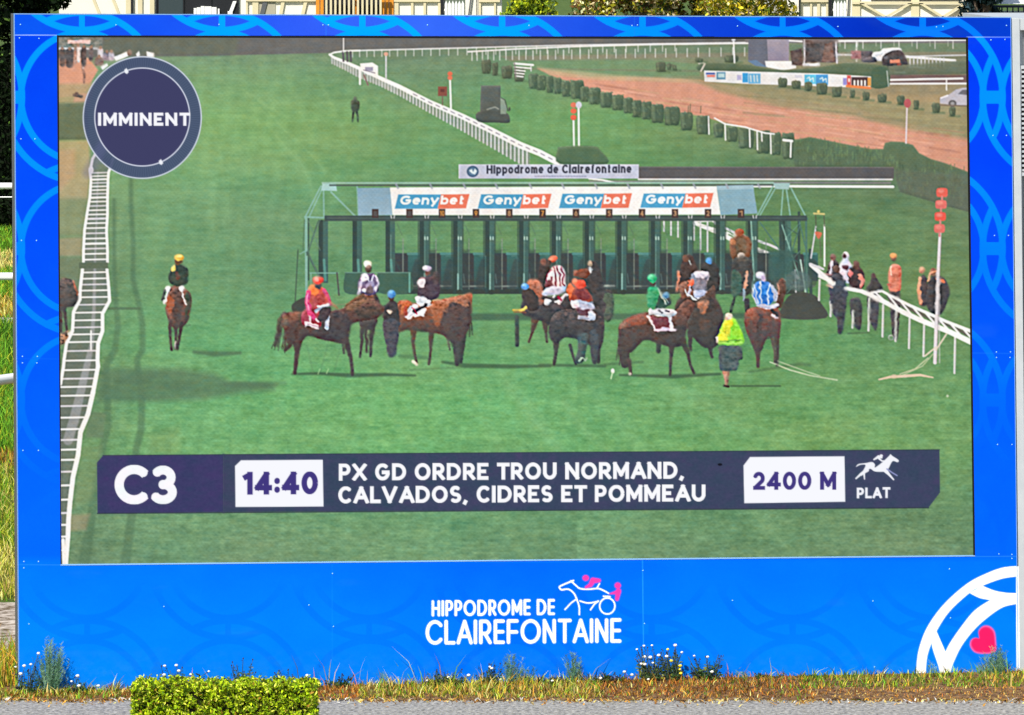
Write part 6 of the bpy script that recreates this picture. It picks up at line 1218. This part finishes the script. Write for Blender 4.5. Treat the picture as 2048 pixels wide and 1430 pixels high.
for x0, x1 in ((1722, 1821), (1840, 1930)):
    xm_ = (x0+x1)/2; brace(tm, x0, 6, xm_, 34, 9, .052, .09); brace(tm, x1, 6, xm_, 34, 9, .052, .09)
pbox(tm, 1704, 34, 1944, 44, .052, .09)
tm.build('timber_frame', M_beam, hB)
pbox(MB(), 1742, -120, 1826, 1, .003, .02).build('window', M_dark, hB); pbox(MB(), 1836, -120, 1920, 1, .003, .02).build('window', M_dark, hB)
for x0, x1 in ((1597, 1600), (1657, 1663), (1945, 1952)): pbox(MB(), x0, -160, x1, 160, .09, .12).build('dark_strip', M_dark, hB)  # narrow near-black uprights on the right facade
pickets(hB, 1664, 1692, 7); brace(MB(), 1698, -20, 1694, 50, 2.5, .05, .07).build('dark_brace', M_house, hB)
window(hB, 1740, 220, 1800, 340); pbox(MB(), 1640, 210, 1690, 430, .003, .05).build('door', M_beam, hB)
# white pavilion with a dark-barred railing, far right
pv = empty('pavilion', (0, FY+1.0, 0)); tag(pv, 'white pavilion with dark upright railing bars at the far top right', 'pavilion')
a_, z0_ = P(1984, 40); b_, _ = P(2200, 40)
MB().box(a_, 0, 0, b_, 4, 3.9).build('wall', M_pick, pv)
rf = MB(); zr = P(0, 9.5)[1]; rf.v = [(a_-.15, -.4, zr), (b_, -.4, zr), (b_, 3, zr+1.1), (a_+.5, 3, zr+1.1), (a_-.15, 4.4, zr), (b_, 4.4, zr)]; rf.f = [(0, 1, 2, 3), (3, 2, 5, 4), (0, 3, 4), (0, 4, 5, 1), (1, 5, 2)]
rf.build('roof', M_pick, pv)
rl = MB(); rl.box(a_-.05, -.6, zr-.07, b_, -.54, zr-.02)
x_k = a_
while x_k < b_: rl.box(x_k, -.6, zr-1.2, x_k+.028, -.57, zr-.07); x_k += .112
rl.build('railing', mat('navy_metal', (.02, .022, .06), .5), pv)
MB().box(a_-.05, -.3, 0, b_, -.02, zr-1.0).build('terrace', M_pick, pv)

# ================================================================== 10. clipped hedge in front of the screen
hx0, hx1 = (266-1024)*47.4/F, (631-1024)*47.4/F; hy0, hy1, hh = 47.32, 47.80, .368
hr = empty('clipped_hedge', ((hx0+hx1)/2, (hy0+hy1)/2, 0)); tag(hr, 'low clipped box hedge, bright green, at the bottom left in front of the screen', 'hedge')
wx, wy = (hx1-hx0)/2, (hy1-hy0)/2
MB().box(-wx+.05, -wy+.05, .0, wx-.05, wy-.05, hh-.05).build('shade_core', mat('shade_core', (.015, .012, .006), .95), hr)  # solid near-black core: shade between the leaves painted as its colour
n = 17000; face = rng.choice(4, n, p=[.50, .36, .07, .07]); U = rng.uniform(-1, 1, n); V_ = rng.uniform(0, 1, n); dep = rng.exponential(.018, n)
cx = np.where(face == 2, -wx+dep, np.where(face == 3, wx-dep, U*wx)); cy = np.where(face == 0, -wy+dep, np.where(face == 1, (V_*2-1)*wy, (V_*2-1)*wy)); cz = np.where(face == 1, hh-dep, V_*hh)
U2 = rng.uniform(0, 1, n); cz = np.where(face >= 2, U2*hh, cz)
bump_ = .012*np.sin(cx*31+1)*np.sin(cz*37+cy*23)+.010*np.sin(cx*67+cz*50)+.008*np.sin(cx*11)
cy = cy-np.where(face == 0, bump_, 0); cz = cz+np.where(face == 1, bump_*.8, 0); rr = .055
ex = np.maximum(np.abs(cx)-(wx-rr), 0); ez = np.maximum(cz-(hh-rr), 0); k_ = np.hypot(ex, ez) > rr; cz = np.where(k_, cz-.02, cz)
# leaves sprout in small rosettes
nr = n//7; seedi = rng.integers(0, nr, n); cent = np.stack([cx[seedi], cy[seedi], cz[seedi]], 1)+rng.normal(0, .011, (n, 3))
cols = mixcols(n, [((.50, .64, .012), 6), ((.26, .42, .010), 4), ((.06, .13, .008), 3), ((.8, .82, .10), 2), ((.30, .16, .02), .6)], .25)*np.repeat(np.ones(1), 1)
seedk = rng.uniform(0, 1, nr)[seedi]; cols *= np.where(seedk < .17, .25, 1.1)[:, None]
ns_ = 500; pick = rng.integers(0, n, ns_); cent[pick] += np.stack([rng.normal(0, .006, ns_), -rng.uniform(0, .02, ns_), rng.uniform(.005, .035, ns_)], 1)
keep = (cent[:, 2] > -.01)
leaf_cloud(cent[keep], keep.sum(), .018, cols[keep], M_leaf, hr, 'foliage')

# ================================================================== 11. weeds at the foot of the screen
M_stem = mat_attr('stem', .7, .1)
M_flow = mat('white_petal', (.85, .83, .72), .8); M_yel = mat('yellow_petal', (.85, .7, .05), .7)
def wallY(X): return 50+KY*X-.10
def ribbon(V, Q, pts, w_):
    b = len(V)
    for i, p in enumerate(pts):
        ww = w_*(1-.6*i/(len(pts)-1)); V += [(p[0]-ww/2, p[1], p[2]), (p[0]+ww/2, p[1]+.002, p[2])]
    for i in range(len(pts)-1): Q.append((b+2*i, b+2*i+1, b+2*i+3, b+2*i+2))
def feathery(px, wpx, ytop, lab, n=90, pal=None, leaf=5):
    X = (px-1024)*50/F; Yw = wallY(X); H = CH-(ytop+300)*(Yw/F); w_ = wpx*50/F/2
    root = empty('feathery_weed', (X, Yw, 0)); tag(root, lab, 'plant', 'weeds growing against the foot of the screen')
    V, Q, T, Cc = [], [], [], []
    r = random.Random(int(px)); pal = pal or [((.10, .22, .12), 4), ((.20, .34, .22), 3), ((.04, .10, .05), 2)]
    cen = [(r.uniform(-.75, .75)*w_, r.uniform(.6, 1)) for _ in range(4)]; cen[0] = (cen[0][0]*.3, 1.0)
    for s in range(int(n*.62)):
        cc_ = cen[s % 4] if leaf < 8 else (r.gauss(0, .45)*w_, 1); x = cc_[0]+r.gauss(0, .17)*w_; h = H*cc_[1]*r.uniform(.3, 1.05); x1 = x*1.25+r.gauss(0, .02); y0 = r.uniform(-.06, .03)
        b = len(V); pts = [(x*.6+(x1-x*.6)*t+.012*math.sin(t*5+s), y0, h*t) for t in (0, .35, .7, 1)]
        ribbon(V, Q, pts, .004)
        for k in range(int(leaf*h*14)):
            t = r.uniform(.25, 1); px_ = x*.6+(x1-x*.6)*t+.012*math.sin(t*5+s); sgn = r.choice((-1, 1)); L = r.uniform(.010, .026)
            bb_ = len(V); V += [(px_, y0, h*t), (px_+sgn*.002, y0, h*t-.004), (px_+sgn*L, y0+r.uniform(-.01, .01), h*t+L*r.uniform(.5, 1.2))]; T.append((bb_, bb_+1, bb_+2))
        cc = mixcols(1, pal, .2)[0]; Cc += [cc]*(len(V)-b)
    mesh_np('foliage', V, Q, T or None, np.array(Cc), M_stem, root)
def flower_weed(px, wpx, ytop, lab, heads, n=16, yel=0):
    X = (px-1024)*50/F; Yw = wallY(X)-.05; H = CH-(ytop+300)*(Yw/F); w_ = wpx*50/F/2
    root = empty('flowering_weed', (X, Yw, 0)); tag(root, lab, 'plant', 'weeds growing against the foot of the screen')
    r = random.Random(int(px)); st = MB(); V, T, Cc = [], [], []; tips = []
    for hx_, hy_ in heads:
        x = (hx_-px)*50/F; z = CH-(hy_+300)*(Yw/F); tips.append((x, z))
    allt = tips+[(r.uniform(-1, 1)*w_, H*r.uniform(.35, .9)) for _ in range(n)]
    for x, z in allt:
        x0 = x*.45+r.gauss(0, .02); st.tube([(x0, 0, 0), (x0+(x-x0)*.3+r.gauss(0, .01), r.gauss(0, .02), z*.5), (x, r.gauss(0, .03), z)], [.0042, .0032, .002], 4, False)
        for k in range(11):
            t = r.uniform(.05, .95); a_ = r.uniform(0, 6.28); L = r.uniform(.03, .07)*(1.2-t); px_ = x0+(x-x0)*t; b = len(V)
            V += [(px_, 0, z*t), (px_+math.cos(a_)*L*.5, math.sin(a_)*L*.5-.004, z*t+L*.5), (px_+math.cos(a_)*L, math.sin(a_)*L, z*t+L*.3)]; T.append((b, b+1, b+2)); Cc += [mixcols(1, [((.03, .08, .02), 4), ((.10, .17, .05), 3), ((.03, .04, .06), 2), ((.28, .30, .04), 1.2)])[0]]*3
        if r.random() < .5:
            rr_ = .008; b = len(V); V += [(x-rr_, 0, z), (x, 0, z+rr_*1.6), (x+rr_, 0, z), (x, 0, z-rr_)]; T += [(b, b+1, b+2), (b, b+2, b+3)]; Cc += [(.03, .03, .05)]*4
    st.build('stem', mat('weed_stem', (.06, .09, .05), .8), root)
    mesh_np('leaves', V, None, T, np.array(Cc), M_stem, root)
    for i, (x, z) in enumerate(tips):
        f = MB(); nr_ = 9; rad = r.uniform(.013, .022)
        for lv, (q1, q2) in enumerate(((.25, -.7), (.9, -.15), (1, .25), (.55, .8))):
            f.v += [(x+rad*q1*math.cos(6.283*k/nr_)*(1 if k % 2 else .8), -.03+rad*q1*math.sin(6.283*k/nr_), z+rad*q2*.8) for k in range(nr_)]
        for lv in range(3): f.f += [(lv*nr_+k, lv*nr_+(k+1) % nr_, (lv+1)*nr_+(k+1) % nr_, (lv+1)*nr_+k) for k in range(nr_)]
        f.f.append(tuple(3*nr_+k for k in range(nr_)))
        f.build('flower', M_yel if i < yel else M_flow, root, True)
feathery(112, 60, 1278, 'tall feathery blue-green weed at the bottom left corner of the screen', 190)
flower_weed(68, 70, 1325, 'weed with small white heads left of the tall feathery weed', [(47, 1333), (64, 1331), (77, 1328), (57, 1347), (92, 1306)], 14)
flower_weed(162, 46, 1340, 'small white-headed weed between the feathery weed and the hedge', [(168, 1351), (171, 1371), (156, 1362), (209, 1371)], 9)
flower_weed(355, 60, 1325, 'white-headed weed rising behind the left part of the hedge', [(338, 1331), (361, 1330), (366, 1341), (337, 1349), (390, 1348), (425, 1342)], 10)
flower_weed(492, 50, 1310, 'dark leafless weed rising behind the right part of the hedge', [], 12)
flower_weed(590, 80, 1335, 'short weed at the right end of the hedge', [(618, 1350)], 12)
flower_weed(680, 60, 1342, 'low dark weed in the rusty grass right of the hedge', [], 12)
flower_weed(885, 80, 1335, 'sprawling green weed below the C of the white lettering', [(898, 1354), (855, 1360), (938, 1350)], 20)
flower_weed(982, 60, 1320, 'weed with one broad white flower head below the white lettering', [(980, 1333), (984, 1336), (1002, 1358)], 18)
feathery(1022, 44, 1300, 'feathery dark green weed below the F of the white lettering', 60)
feathery(1054, 34, 1326, 'short feathery green weed just right of the dark feathery one', 50)
flower_weed(1092, 90, 1352, 'tuft of grass and daisies under the N of the white lettering', [(1105, 1361), (1065, 1370), (1156, 1362)], 22, 0)
feathery(1155, 50, 1306, 'blue-green feathery weed under the last letters of the white lettering', 80)
flower_weed(1215, 70, 1342, 'low daisy weed between the feathery weed and the tall flower clump', [(1201, 1356), (1249, 1343), (1264, 1349), (1183, 1373)], 16, 0)
flower_weed(1302, 70, 1285, 'tallest clump of white heads, its left half', [(1274, 1298), (1288, 1291), (1304, 1290), (1289, 1313), (1301, 1314), (1283, 1327), (1290, 1328), (1306, 1325), (1297, 1358)], 26, 0)
flower_weed(1350, 60, 1288, 'tallest clump of white and yellow heads, its right half', [(1343, 1321), (1361, 1331), (1362, 1346), (1360, 1338), (1336, 1298), (1351, 1290), (1364, 1304), (1334, 1312), (1318, 1310)], 26, 5)
flower_weed(1415, 80, 1302, 'dark weed with few white heads right of the tallest flower clump', [(1389, 1311), (1416, 1313), (1425, 1343), (1421, 1364)], 26, 0)
flower_weed(1540, 60, 1345, 'very low dark weed in the rusty grass', [], 10)
feathery(1624, 64, 1350, 'dark broad-leaved clump at the foot of the screen, left of the white ring', 160, [((.01, .05, .015), 5), ((.03, .12, .03), 3)], 9)
feathery(1872, 16, 1316, 'thin feathery weed in front of the white ring', 16)
feathery(770, 26, 1338, 'thin grassy weed between the hedge and the white lettering', 22)
feathery(1480, 30, 1336, 'thin pale weed just right of the flowering clumps', 26)
feathery(1975, 30, 1322, 'short feathery weed left of the dense one below the heart', 40)
feathery(2004, 62, 1292, 'dense feathery blue-green weed below the pink heart', 150)
